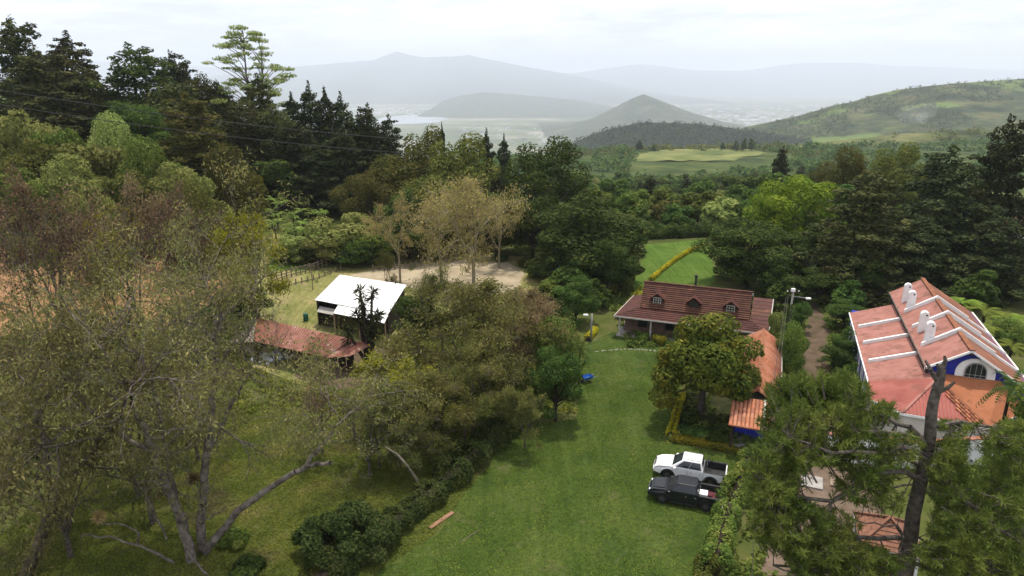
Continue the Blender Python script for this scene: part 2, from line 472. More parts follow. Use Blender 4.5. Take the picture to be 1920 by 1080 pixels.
sheet('meadow', [(128, 690), (165, 668), (215, 690), (268, 740), (282, 815), (225, 838), (180, 830), (140, 760)], M_meadow, .7, 10, 12, 13, 12)

# ------------------------------------------------------------------ hills and mountains: each a ridge at its own distance, with gullied flanks
M_hill = surf('hill_scrub', (.018, .034, .014), (.05, .062, .022), .02, 1, .03, 8)
def hill_mat(name, stops, sc, patch=None):
    m, n, l, b = mat_base(name, 1, .03)
    z = noise_node(n, l, sc, 9, .62); r = ramp(n, stops); l.new(z.outputs['Fac'], r.inputs['Fac']); col = r.outputs['Color']
    if patch:
        z2 = noise_node(n, l, patch[1], 5, .5); r2 = ramp(n, [(patch[2], (0, 0, 0)), (patch[2] + .05, (1, 1, 1))]); l.new(z2.outputs['Fac'], r2.inputs['Fac'])
        col = mix(n, l, col, patch[0], r2.outputs['Color'])
    l.new(col, b.inputs['Base Color'])
    z3 = noise_node(n, l, sc * 5, 6, .6); bp = n.new('ShaderNodeBump'); bp.inputs['Strength'].default_value = 1; bp.inputs['Distance'].default_value = .12 / sc
    l.new(z3.outputs['Fac'], bp.inputs['Height']); l.new(bp.outputs['Normal'], b.inputs['Normal'])
    return m

def ridge(name, sky_pts, D, front, back, base, mat, nx=160, ny=36, rough=.05, seed=1, dy=None, prof=1.0):
    """sky_pts: where the crest is seen; the crest stands at distance D and falls to base over front metres towards us and back metres away"""
    P = [yp(x, y, D + (dy(x) if dy else 0)) for x, y in sky_pts]
    xs = np.array([p.x for p in P]); zs = np.array([p.z for p in P]); ds = np.array([p.y for p in P])
    X = np.linspace(xs[0], xs[-1], nx); Z = np.interp(X, xs, zs); Dy = np.interp(X, xs, ds)
    vn = VNoise(seed); span = (xs[-1] - xs[0])
    T = np.concatenate([np.linspace(-1, 0, ny), np.linspace(0, 1, ny // 3)[1:]])
    XX, TT = np.meshgrid(X, T)
    ZZ = np.broadcast_to(Z, XX.shape); DD = np.broadcast_to(Dy, XX.shape)
    YY = DD + np.where(TT < 0, TT * front, TT * back)
    s = (1 - np.abs(TT)) ** prof
    L = max(front, back)
    H = np.maximum(ZZ - base, 1)
    nzv = fbm(vn, XX / (L * .22), YY / (L * .5), 5) * H * rough * 8 * np.clip(np.abs(TT) * 3, 0.12, 1) * s
    zz = base + (ZZ - base) * s + nzv
    V = np.stack([XX.ravel(), YY.ravel(), zz.ravel()], 1)
    ny_ = len(T); i, j = np.meshgrid(np.arange(ny_ - 1), np.arange(nx - 1), indexing='ij')
    F = np.stack([i * nx + j, i * nx + j + 1, (i + 1) * nx + j + 1, (i + 1) * nx + j], -1).reshape(-1, 4)
    o = tag(mobj(name, np_mesh(name, V, F, mat, True)), kind='structure')
    return o, (X, Z, Dy)

M_mtn = hill_mat('mountain_slopes', [(.3, (.03, .045, .02)), (.6, (.06, .07, .035)), (.8, (.11, .10, .07))], .0012)
M_cone = hill_mat('cone_slopes', [(.3, (.02, .035, .012)), (.55, (.06, .075, .03)), (.75, (.16, .13, .08))], .006)
M_dark = hill_mat('wooded_hill', [(.3, (.010, .022, .010)), (.7, (.030, .046, .020))], .03)
M_right = hill_mat('farm_hill', [(.36, (.020, .034, .013)), (.48, (.045, .062, .022)), (.6, (.10, .105, .04)), (.75, (.15, .12, .06))], .011, ((.115, .165, .04), .0042, .56))
ridge('mountains', [(440, 138), (520, 128), (600, 121), (650, 117), (700, 113), (722, 104), (745, 96), (768, 103), (795, 108), (850, 107), (880, 104), (905, 110), (960, 121), (1010, 130), (1075, 141), (1140, 154), (1220, 172), (1300, 196)], 23000, 9000, 5000, -430, M_mtn, 300, 70, .08, 21)
ridge('mountains', [(-200, 120), (100, 112), (300, 120), (480, 132), (760, 140), (940, 142), (1080, 137), (1130, 129), (1200, 120), (1240, 124), (1300, 132), (1390, 133), (1440, 126), (1490, 119), (1560, 117), (1620, 118), (1680, 124), (1760, 125), (1850, 130), (1950, 131), (2150, 140)], 30000, 9000, 4000, -430, M_mtn, 260, 40, .03, 22)
ridge('hills', [(800, 214), (830, 188), (868, 178), (905, 173), (945, 175), (1000, 180), (1080, 188), (1160, 202), (1230, 214)], 11500, 2600, 3000, -430, M_cone, 140, 26, .03, 23)
ridge('hills', [(1020, 244), (1070, 236), (1110, 224), (1150, 206), (1182, 186), (1207, 177), (1232, 186), (1262, 198), (1300, 212), (1345, 225), (1400, 238), (1440, 246)], 6300, 1300, 1500, -428, M_cone, 180, 60, .09, 24)
ridge('hills', [(1040, 292), (1066, 274), (1085, 263), (1112, 251), (1150, 241), (1198, 231), (1250, 230), (1310, 233), (1350, 237), (1400, 244), (1450, 252), (1520, 262)], 1900, 520, 500, -230, M_dark, 200, 34, .03, 25)
_, FARM = ridge('hills', [(1370, 254), (1400, 243), (1430, 233), (1480, 222), (1530, 209), (1560, 199), (1600, 190), (1640, 178), (1690, 167), (1750, 160), (1800, 155), (1850, 151), (1925, 147), (2000, 141), (2160, 132)], 2300, 1150, 900, -215, M_right, 220, 60, .06, 26)
ridge('hills', [(1420, 300), (1500, 277), (1560, 264), (1640, 257), (1700, 250), (1790, 245), (1850, 243), (1950, 236), (2100, 226)], 1000, 260, 240, -85, hill_mat('pasture_ridge', [(.35, (.035, .05, .018)), (.5, (.11, .125, .045)), (.7, (.21, .20, .09))], .012), 120, 24, .03, 27)

# lake on the valley floor
M_water = surf('lake_water', (.30, .33, .36), (.36, .38, .40), .002, .12, .5)
lk = [yp(x, y, 1) for x, y in [(690, 226), (720, 219), (770, 214), (822, 216), (850, 224), (830, 231), (780, 233), (720, 234)]]
def plane_pt(px, py, z):
    p = gp(px, py, z); return (p.x, p.y)
lkp = wobble([plane_pt(x, y, -427) for x, y in [(690, 226), (725, 220), (770, 215), (822, 217), (850, 224), (826, 230), (780, 233), (720, 234)]], 260, 70, 31)
mbl = MB(); mbl.add([(x, y, -424) for x, y in lkp], [tuple(range(len(lkp)))]); tag(mbl.build('lake', M_water), kind='structure')
# valley towns: countless pale roofs seen as specks through the haze
rng = np.random.default_rng(77)
town = MB()
def specks(cnt, px0, px1, py0, py1, s0, s1):
    for _ in range(cnt):
        p = gp(rng.uniform(px0, px1), rng.uniform(py0, py1), -427)
        w, d, h = rng.uniform(s0, s1), rng.uniform(s0, s1) * .7, rng.uniform(6, 16)
        town.box(p.x - w / 2, p.x + w / 2, p.y - d / 2, p.y + d / 2, -429, -427 + h)
specks(420, 1255, 1620, 196, 236, 22, 80); specks(120, 1010, 1180, 198, 214, 30, 120); specks(40, 1250, 1480, 214, 232, 60, 150); specks(80, 860, 1060, 236, 272, 12, 40); specks(110, 640, 1000, 203, 214, 30, 110)
tag(town.build('valley_town', surf('town_roofs', (.30, .28, .26), (.70, .70, .70), .004, .7)), kind='stuff')

# ================================================================== VEGETATION
def unit(v):
    return v / np.maximum(np.linalg.norm(v, axis=-1, keepdims=True), 1e-9)

def leaf_quads(rng, P, N, L, W, spread=.7, along=None, droop=0.0):
    """diamond leaves at P facing roughly N; returns verts, faces"""
    n = len(P)
    N = unit(N + rng.normal(0, spread, (n, 3)))
    T = rng.normal(0, 1, (n, 3)) if along is None else along + rng.normal(0, .45, (n, 3))
    T[:, 2] -= droop
    T = unit(T - N * np.sum(T * N, 1, keepdims=True)); B = np.cross(N, T)
    l = (L * rng.uniform(.6, 1.3, (n, 1))) / 2; w = (W * rng.uniform(.6, 1.3, (n, 1))) / 2
    V = np.stack([P - T * l, P + B * w - N * w * .25, P + T * l, P - B * w - N * w * .25], 1).reshape(-1, 3)
    return V, np.arange(n * 4).reshape(-1, 4)

def lobe_crown(rng, lobes, n, L, W, spread=.55, shell=(.62, 1.06), up=.35, droop=0.0):
    C = np.array([q[0] for q in lobes]); R = np.array([q[1] for q in lobes])
    area = (R[:, 0] * R[:, 1] + R[:, 1] * R[:, 2] + R[:, 0] * R[:, 2])
    k = rng.choice(len(lobes), int(n * 1.5), p=area / area.sum())
    d = unit(rng.normal(0, 1, (len(k), 3)))
    s = shell[0] + (shell[1] - shell[0]) * rng.random((len(k), 1)) ** .6
    P = C[k] + d * R[k] * s
    # drop leaves buried deep inside another lobe
    q = ((P[:, None] - C[None]) / R[None]); dd = (q ** 2).sum(-1); dd[np.arange(len(k)), k] = 9
    keep = dd.min(1) > .42
    P, d, k = P[keep][:n], d[keep][:n], k[keep][:n]
    N = unit(d / R[k]); N[:, 2] += up
    return leaf_quads(rng, P, N, L, W, spread, droop=droop)

def tubes(segs, n=5):
    """segs: list of (p0, p1, r0, r1) -> verts, quads"""
    A = np.array([s[0] for s in segs]); B = np.array([s[1] for s in segs]); ra = np.array([s[2] for s in segs])[:, None, None]; rb = np.array([s[3] for s in segs])[:, None, None]
    d = unit(B - A); up = np.where(np.abs(d[:, 2:3]) < .9, np.array([[0, 0, 1.]]), np.array([[1., 0, 0]]))
    s = unit(np.cross(d, up)); t = np.cross(s, d)
    a = np.arange(n) * 2 * math.pi / n
    off = s[:, None] * np.cos(a)[None, :, None] + t[:, None] * np.sin(a)[None, :, None]
    V = np.concatenate([A[:, None] + off * ra, B[:, None] + off * rb], 1).reshape(-1, 3)
    base = (np.arange(len(segs)) * 2 * n)[:, None]; k = np.arange(n)[None]; k2 = (k + 1) % n
    F = np.stack([base + k, base + k2, base + n + k2, base + n + k], -1).reshape(-1, 4)
    return V, F

def limb(rng, p, d, length, r, segs, tips, depth, bend=.18, lift=.0, split=3, taper=.62, kids=(2, 4), steps=4, spread=.6):
    """a limb that bends as it goes and forks; collects segments and twig tips"""
    p = np.array(p, float); d = unit(np.array(d, float)); r0 = r
    for i in range(steps):
        d = unit(d + rng.normal(0, bend, 3) + np.array([0, 0, lift]))
        q = p + d * length / steps
        r1 = r0 * (1 - (1 - taper) / steps * 1.0)
        segs.append((p, q, r0, r1))
        if depth > 0 and i >= 1 and rng.random() < .55:
            sd = unit(d * .7 + rng.normal(0, spread, 3))
            limb(rng, q, sd, length * rng.uniform(.45, .7), r1 * .6, segs, tips, depth - 1, bend, lift, split, taper, kids, max(2, steps - 1), spread)
        p, r0 = q, r1
        if depth <= 1: tips.append((p.copy(), d.copy()))
    if depth > 0:
        for _ in range(rng.integers(*kids)):
            sd = unit(d * .8 + rng.normal(0, spread * .8, 3))
            limb(rng, p, sd, length * rng.uniform(.55, .8), r0 * .72, segs, tips, depth - 1, bend, lift, split, taper, kids, max(2, steps - 1), spread)

M_bark = surf('grey_bark', (.055, .045, .036), (.14, .12, .10), 3, .95, .1, 6, .6, 12)
M_bark_pale = surf('pale_bark', (.15, .125, .10), (.33, .29, .25), 2.2, .95, .1, 6, .5, 12, extra=((.06, .05, .04), 1.2, .6))
M_bark_tan = surf('tan_bark', (.20, .17, .11), (.33, .285, .20), 2.2, .95, .1, 6, .5, 12)
M_bark_dark = surf('dark_bark', (.022, .017, .013), (.06, .047, .037), 3, .95, .1, 6, .8, 10)

LM = dict(
 green=leaf_mat('mid_green_leaves', [(.1, (.020, .038, .010)), (.45, (.045, .072, .018)), (.75, (.080, .105, .028)), (1, (.13, .14, .045))]),
 deep=leaf_mat('deep_green_leaves', [(.1, (.013, .028, .009)), (.5, (.028, .052, .014)), (.85, (.050, .078, .022)), (1, (.08, .10, .035))]),
 olive=leaf_mat('olive_leaves', [(.1, (.022, .032, .009)), (.5, (.050, .060, .017)), (.85, (.085, .085, .028)), (1, (.13, .115, .045))]),
 light=leaf_mat('light_green_leaves', [(.1, (.052, .074, .024)), (.5, (.100, .122, .045)), (.85, (.15, .17, .07)), (1, (.19, .20, .075))], .35),
 bright=leaf_mat('yellow_green_leaves', [(.1, (.030, .058, .008)), (.5, (.072, .110, .012)), (.85, (.12, .15, .018)), (1, (.17, .18, .03))], .35),
 cedar=leaf_mat('cypress_sprays', [(.1, (.013, .019, .008)), (.5, (.028, .035, .014)), (.85, (.048, .054, .022)), (1, (.075, .075, .03))], .15, ((.050, .036, .014), .28, .60)),
 black=leaf_mat('dark_cypress_sprays', [(.1, (.008, .012, .006)), (.5, (.016, .022, .010)), (.85, (.029, .036, .016)), (1, (.045, .050, .022))], .12),
 brown=leaf_mat('brown_olive_leaves', [(.1, (.034, .042, .015)), (.45, (.068, .080, .028)), (.75, (.100, .102, .040)), (1, (.145, .128, .062))], .36, ((.125, .102, .085), .28, .60), .2),
 rose=leaf_mat('red_brown_leaves', [(.1, (.040, .030, .020)), (.5, (.085, .062, .045)), (.85, (.14, .10, .08)), (1, (.21, .16, .12))], .25),
 tan=leaf_mat('tan_leaves', [(.1, (.10, .090, .042)), (.5, (.155, .138, .066)), (.85, (.20, .178, .088)), (1, (.26, .23, .12))], .35, None, .35, .03),
 moss=leaf_mat('golden_green_leaves', [(.1, (.045, .050, .009)), (.5, (.095, .095, .012)), (.85, (.14, .125, .015)), (1, (.19, .14, .02))], .35),
 yellow=leaf_mat('yellow_hedge_leaves', [(.1, (.10, .11, .010)), (.5, (.20, .20, .014)), (.85, (.30, .285, .022)), (1, (.38, .35, .04))], .3, None, .35, .02),
 needle=leaf_mat('pine_needles', [(.1, (.024, .044, .012)), (.5, (.058, .085, .022)), (.85, (.100, .125, .036)), (1, (.16, .165, .06))], .3, ((.085, .062, .030), .9, .66), .35, .05),
 gum=leaf_mat('drooping_olive_leaves', [(.1, (.040, .044, .020)), (.4, (.072, .076, .036)), (.7, (.100, .096, .050)), (1, (.145, .128, .076))], .3, ((.055, .078, .018), .22, .58), .2),
 dead=leaf_mat('dead_leaf_tufts', [(.1, (.07, .055, .035)), (1, (.16, .12, .08))], .1),
)

PROTO = {}
def proto(kind, trunk, crown, h, r, bark, leaf, smooth_bark=True):
    """keep one trunk mesh and one crown mesh of a kind with the height and radius it was built at"""
    PROTO[kind] = (trunk and np_mesh(kind + '_trunk', *trunk, bark, True), crown and np_mesh(kind + '_crown', *crown, leaf), h, r)

def broad(kind, seed, leaf, bark, h=14, r=5.2, n=9000, L=.42, W=.26, low=.06, nl=30, flat=.8, trunk_r=.28, spread=.55, dome=1.0, lsz=(.26, .42), droop=0.0):
    rng = np.random.default_rng(seed); zc = h * (low + 1) / 2; hv = h * (1 - low) / 2
    lobes = []
    for i in range(nl):
        d = unit(rng.normal(0, 1, 3)); s = rng.uniform(.35, .80)
        lr = r * rng.uniform(*lsz)
        if d[2] < .1: d[:2] = d[:2] / max(np.hypot(*d[:2]), .2)
        c = np.array([d[0] * (r - lr * .7) * s / .8, d[1] * (r - lr * .7) * s / .8, zc + d[2] * (hv - lr * .6) * s / .8 * dome])
        lobes.append((c, np.array([lr, lr, lr * flat]) * rng.uniform(.85, 1.15, 3)))
    segs = []
    ztop = h * (low + .25)
    segs += [(np.array([0, 0, -.6]), np.array([0, 0, ztop * .5]), trunk_r * 1.35, trunk_r), (np.array([0, 0, ztop * .5]), np.array([.1, .1, ztop]), trunk_r, trunk_r * .8)]
    for c, R in lobes[:nl * 2 // 3]:
        a = np.array([.1, .1, ztop * rng.uniform(.55, 1)]); mid = (a + c) / 2 + np.array([0, 0, -.3])
        segs += [(a, mid, trunk_r * .5, trunk_r * .32), (mid, c, trunk_r * .32, trunk_r * .1)]
    proto(kind, tubes(segs, 6), lobe_crown(rng, lobes, n, L, W, spread, droop=droop), h, r, bark, leaf)

def cypress(kind, seed, leaf, bark, h=20, r=5, n=14000, nl=90, L=.55, W=.26, pw=.75, lr=(.15, .27), flat=.55, lean=.0, droop=.3, tips=3):
    """a bushy conifer: many flattened boughs inside a ragged cone, with a few leaders at the top"""
    rng = np.random.default_rng(seed); lobes, segs = [], [(np.array([0, 0, -.6]), np.array([0, 0, h * .9]), .38, .05)]
    vn = VNoise(seed + 3)
    for i in range(nl):
        f = rng.random() ** 1.15 * .95; a = rng.uniform(0, 6.283)
        env = r * ((1 - f) ** pw * .95 + .05) * (.72 + .56 * float(vn(a * 1.1, f * 4)))
        q = env * math.sqrt(rng.uniform(.25, 1)); R = r * rng.uniform(*lr) * (1 - f * .62)
        c = np.array([math.cos(a) * q, math.sin(a) * q, h * (.03 + .95 * f) + q * rng.uniform(-.12, .18)])
        lobes.append((c, np.array([R, R, R * flat * rng.uniform(.8, 1.3)])))
        if i % 2 == 0: segs.append((np.array([0, 0, max(.5, c[2] - q * .25)]), c, .09 * (1 - f) + .03, .02))
    for z in np.linspace(.08, .8, 8):
        q = r * (1 - z) ** pw * .5 + .25; lobes.append((np.array([0, 0, h * z]), np.array([q, q, h * .07])))
    for k in range(tips):
        a = rng.uniform(0, 6.283); q = r * rng.uniform(.04, .3) * (k > 0); zz = h * (1 - .06 * k * rng.uniform(.6, 1.6))
        lobes.append((np.array([math.cos(a) * q, math.sin(a) * q, zz - h * .05]), np.array([r * .07, r * .07, h * .055])))
        lobes.append((np.array([math.cos(a) * q, math.sin(a) * q, zz - h * .11]), np.array([r * .13, r * .13, h * .05])))
    proto(kind, tubes(segs, 5), lobe_crown(rng, lobes, n, L, W, .55, (.5, 1.15), .45, droop=droop), h, r, bark, leaf)

def sparse(kind, seed, leaf, bark, h=13, r=4.5, n=7000, L=.42, W=.13, fork=.25, stems=4, depth=3, tip_r=.55, droop=.6, tr=.2, twigs=True):
    """an open tree: forked limbs with loose leaf sprays round the twig ends"""
    rng = np.random.default_rng(seed); segs, tips = [], []
    f = np.array([0, 0, h * fork]); segs.append((np.array([0, 0, -.6]), f, tr * 1.3, tr))
    for s in range(stems):
        a = s * 6.283 / stems + rng.uniform(-.4, .4); o = rng.uniform(.35, .95) * r / h * 1.6
        limb(rng, f, (math.cos(a) * o, math.sin(a) * o, 1), h * (1 - fork) * .48, tr * .7, segs, tips, depth, .16, .03, spread=.55)
    P0 = np.array([t[0] for t in tips]); D0 = np.array([t[1] for t in tips])
    zmax = P0[:, 2].max(); rm = np.percentile(np.hypot(P0[:, 0], P0[:, 1]), 92)
    wt = np.exp(rng.normal(0, .9, len(P0))); k = rng.choice(len(P0), n, p=wt / wt.sum()) if n else np.zeros(0, int)
    for (p_, d_) in tips:
        for _ in range(2):
            e_ = unit(d_ + rng.normal(0, .7, 3)); segs.append((p_, p_ + e_ * rng.uniform(.3, .8), .018, .008))
    crown = None
    if n:
        P = P0[k] + rng.normal(0, tip_r * .62, (n, 3)) * np.array([1, 1, .7])
        N = unit(P - np.array([0, 0, h * .5])) * .6 + np.array([0, 0, .3])
        crown = leaf_quads(rng, P, N, L, W, .8, along=D0[k] * .4, droop=droop)
    sx, sz = r / max(rm, .1), h / zmax
    sc = np.array([sx, sx, sz])
    tv = tubes(segs, 5); tv = (tv[0] * sc, tv[1])
    if crown: crown = (crown[0] * sc, crown[1])
    proto(kind, tv, crown, h, r, bark, leaf)

broad('broad_green_a', 1, LM['green'], M_bark, n=9000)
broad('broad_green_b', 2, LM['green'], M_bark, h=13, r=5.5, nl=32, n=9000, low=.04)
broad('broad_deep_a', 3, LM['deep'], M_bark_dark, h=17, r=6, n=13000, low=.02, nl=44, lsz=(.2, .34))
broad('broad_deep_b', 4, LM['deep'], M_bark_dark, h=15, r=6, n=11000, low=.02, nl=34, flat=.55, lsz=(.22, .4))
broad('broad_olive_a', 5, LM['olive'], M_bark, h=16, r=6.5, n=11000, low=.02, nl=46, lsz=(.18, .32))
broad('broad_olive_b', 6, LM['olive'], M_bark, h=15, r=6, n=10000, low=.03, nl=40, lsz=(.2, .36))
broad('broad_light_a', 7, LM['light'], M_bark, h=8, r=4.2, n=6000, low=.05, nl=22, flat=.7, L=.4, W=.22)
broad('broad_light_b', 8, LM['light'], M_bark, h=7, r=4, n=5000, low=.05, nl=18, flat=.6, L=.45, W=.25)
broad('broad_bright', 9, LM['bright'], M_bark, h=15, r=7, n=15000, low=.02, nl=60, L=.4, W=.26, lsz=(.16, .27))
broad('garden_round', 10, leaf_mat('glossy_garden_leaves', [(.1, (.018, .032, .007)), (.45, (.042, .060, .012)), (.75, (.078, .092, .018)), (1, (.13, .12, .03))], .3, ((.12, .105, .012), .45, .54), .4, .02), M_bark, h=8.5, r=5, n=16000, low=.18, nl=46, L=.34, W=.2, lsz=(.18, .30))
cypress('cypress_b', 12, LM['cedar'], M_bark_dark, h=20, r=6, n=18000, nl=120, pw=.45)
cypress('cypress_c', 15, LM['cedar'], M_bark_dark, h=20, r=6, n=17000, nl=110, pw=.58, tips=5)
cypress('cypress_dark_a', 13, LM['black'], M_bark_dark, h=22, r=4, n=13000, nl=90, pw=.5, tips=4, lr=(.2, .34), flat=.8)
cypress('cypress_dark_b', 14, LM['black'], M_bark_dark, h=20, r=6.5, n=18000, nl=110, pw=.42)
cypress('cypress_dark_c', 16, LM['black'], M_bark_dark, h=20, r=6.5, n=17000, nl=100, pw=.5, tips=5)
sparse('sparse_brown_a', 21, LM['brown'], M_bark, n=12000, r=5, depth=3, tip_r=.7, L=.30, W=.12)
sparse('sparse_brown_b', 22, LM['brown'], M_bark, n=22000, h=12, r=6, stems=5, fork=.12, depth=3, tip_r=.8, L=.30, W=.13)
sparse('sparse_thin', 29, LM['brown'], M_bark, n=3600, h=12, r=5, stems=4, fork=.2, depth=3, tip_r=.5, L=.3, W=.12)
sparse('sparse_rose', 23, LM['rose'], M_bark, n=9000, h=10, r=5, stems=5, fork=.12, tip_r=.7, L=.34, W=.14)
sparse('sparse_tan_a', 24, LM['tan'], M_bark_tan, n=5000, h=15, r=5.5, stems=4, fork=.28, tip_r=.9, L=.42, W=.17, droop=.9, tr=.24)
sparse('sparse_tan_b', 25, LM['tan'], M_bark_tan, n=4200, h=16, r=4.5, stems=3, fork=.3, tip_r=.6, L=.4, W=.15, tr=.26)
sparse('sparse_moss', 26, LM['moss'], M_bark, n=9000, h=11, r=3.6, stems=4, fork=.2, tip_r=.7, L=.34, W=.2, droop=.9)
sparse('bare_tree', 27, None, M_bark_pale, n=0, h=9, r=3, stems=3, fork=.2, depth=3, tr=.14)
sparse('umbrella_tree_open', 28, LM['light'], M_bark_pale, n=3000, h=10, r=4, fork=.3)

def umbrella_tree():
    """a tall airy tree: two long bare stems under flat spreading layers of pale foliage"""
    rng = np.random.default_rng(36); h, r = 24, 8; lobes = []
    stems = [[(0, 0, -1), (.2, 0, h * .4), (.6, 0, h * .7), (.3, .2, h * .95)], [(-.4, .3, -1), (-1.6, .3, h * .45), (-2.3, .2, h * .66), (-2.6, 0, h * .84)]]
    segs = [(np.array(p, float), np.array(q, float), .36 - i * .1, .26 - i * .1) for st in stems for i, (p, q) in enumerate(zip(st, st[1:]))]
    for i in range(74):
        f = .46 + .54 * rng.random() ** .8; a = rng.uniform(0, 6.283)
        env = r * (math.sin(min(1, (1.03 - f) / .42) * 1.45) ** .7) * (.75 + .4 * rng.random()); q = env * math.sqrt(rng.uniform(.12, 1))
        c = np.array([math.cos(a) * q * 1.05, math.sin(a) * q, h * f - q * .10]); st = stems[0] if c[0] > -1.5 else stems[1]
        zz = max(h * .42, c[2] - q * .45 - .4); t = np.interp(zz, [p[2] for p in st], [p[0] for p in st]); j = np.array([t, .1, min(zz, st[-1][2])])
        mid = (j + c) / 2 + np.array([0, 0, .25]); segs += [(j, mid, .09, .06), (mid, c, .06, .02)]
        R = r * rng.uniform(.10, .22); lobes.append((c, np.array([R, R, R * .26])))
    proto('umbrella_tree', tubes(segs, 6), lobe_crown(rng, lobes, 7600, .42, .24, .5, (.4, 1.1), .6), h, r, M_bark, LM['light'])
umbrella_tree()

# cheaper forest kinds for the valley, each still a crown of separate leaf clumps
for q, (lf, hh, rr2, nl, flat) in enumerate([('green', 9, 4.6, 16, .7), ('deep', 10, 4.6, 18, .75), ('olive', 9, 5, 16, .65), ('deep', 12, 5.2, 20, .8), ('light', 7, 4.2, 14, .6)]):
    broad('forest_%d' % q, 50 + q, LM[lf], M_bark_dark, h=hh, r=rr2, n=2600, L=.85, W=.55, low=.02, nl=nl, flat=flat, lsz=(.26, .44))
cypress('forest_conifer', 58, LM['black'], M_bark_dark, h=14, r=5, n=2800, nl=50, L=1.0, W=.45, lr=(.2, .34))

def fern_plant(kind, seed, leaf, fronds=16, flen=2.2, h=3.0, arch=.9, W=.32, trunk_r=.12, leaflets=16, bark=None):
    """a crown of arching, feathered fronds on a stem"""
    rng = np.random.default_rng(seed); V, F, n0 = [], [], 0
    for k in range(fronds):
        a = k * 2.4 + rng.uniform(-.2, .2); e = rng.uniform(.15, .95)
        d = np.array([math.cos(a), math.sin(a), 0]); L = flen * rng.uniform(.75, 1.1)
        pts = np.array([np.array([0, 0, h]) + d * L * t * math.cos(e * .8) + np.array([0, 0, L * (t * math.sin(e) - arch * t * t * .62)]) for t in np.linspace(0.04, 1, leaflets)])
        tn = unit(np.gradient(pts, axis=0)); side = unit(np.cross(tn, np.array([0, 0, 1.]))); 
        for s in (-1, 1):
            wv = W * np.sin(np.linspace(.35, 2.95, leaflets))[:, None] * 1.2 + .03
            A = pts; B = pts + tn * wv * .35 + side * s * wv + np.array([0, 0, -.12]) * wv; Cc = pts + tn * (L / leaflets) * .8
            v = np.stack([A, B, Cc], 1).reshape(-1, 3)
            q = np.concatenate([v.reshape(-1, 3, 3), v.reshape(-1, 3, 3)[:, 2:3]], 1)
            q[:, 3] = (q[:, 0] + q[:, 2]) / 2
            V.append(q.reshape(-1, 3)); F.append(np.arange(len(q) * 4).reshape(-1, 4) + n0); n0 += len(q) * 4
    tr = tubes([(np.array([0, 0, -.3]), np.array([0, 0, h * .5]), trunk_r * 1.2, trunk_r), (np.array([0, 0, h * .5]), np.array([0, 0, h]), trunk_r, trunk_r * .9)], 8)
    proto(kind, tr, (np.concatenate(V), np.concatenate(F)), h + flen * .35, flen * .85, bark or M_bark_dark, leaf)
fern_plant('tree_fern', 61, leaf_mat('fern_fronds', [(.1, (.05, .085, .015)), (.6, (.095, .135, .028)), (1, (.16, .19, .05))], .35))
fern_plant('banana', 62, leaf_mat('banana_leaves', [(.1, (.05, .09, .025)), (.6, (.10, .15, .045)), (1, (.19, .24, .09))], .35), fronds=9, flen=2.2, h=1.8, arch=.85, W=.42, leaflets=12)
fern_plant('garden_palm', 63, LM['deep'], fronds=18, flen=2.0, h=3.0, arch=1.0, W=.3)

def dracaena():
    """several upright stems each ending in a dark tuft of sword leaves"""
    rng = np.random.default_rng(64); segs, P, D = [], [], []
    for s in range(11):
        a = rng.uniform(0, 6.28); d = rng.uniform(.2, 1.9); h = rng.uniform(3.4, 7)
        p0 = np.array([0, 0, 0.]); m1 = np.array([math.cos(a) * d * .5, math.sin(a) * d * .5, h * .45]); tip = np.array([math.cos(a) * d, math.sin(a) * d, h])
        segs += [(p0, m1, .22, .15), (m1, tip, .15, .09)]
        for q, zz in ((46, 0), (22, .6)):
            dd = unit(rng.normal(0, 1, (q, 3)) + np.array([0, 0, .1])); P.append(tip - np.array([0, 0, zz]) + dd * .42); D.append(dd)
    P, D = np.concatenate(P), np.concatenate(D)
    N = unit(np.cross(D, rng.normal(0, 1, D.shape)))
    c = leaf_quads(rng, P, N, .95, .11, .1, along=D * 4)
    proto('dracaena', tubes(segs, 6), c, 7, 2.1, M_bark_dark, LM['black'])
dracaena()

def place(kind, name, label, cat, x, y, h, r, z=None, group=None, rz=None, tone=None):
    """one plant of a kind: an empty at its foot, its trunk and its crown"""
    tm, cm, H, R = PROTO[kind]
    o = thing(name, label, cat, (x, y, hz(x, y) if z is None else z), random.Random(int(x * 131 + y * 17)).uniform(0, 6.28) if rz is None else rz, group)
    o.scale = (r / R, r / R, h / H)
    if tm: mobj('trunk', tm, o)
    if cm:
        c = mobj('crown', cm, o)
        if tone:
            c.material_slots[0].link = 'OBJECT'; c.material_slots[0].material = LM[tone]
    return o

def tree(kind, name, label, px, py, Y, wpx, cat='tree', group=None, tone=None, rz=None):
    """the tree whose top is seen at (px, py) and which stands at distance Y, wpx wide"""
    t = yp(px, py, Y); z0 = hz(t.x, Y)
    d = Y * _C - (t.z - CAM_H) * _S
    return place(kind, name, label, cat, t.x, Y, max(1.0, t.z - z0), wpx / 1280 * d / 2, z0, group, rz, tone)

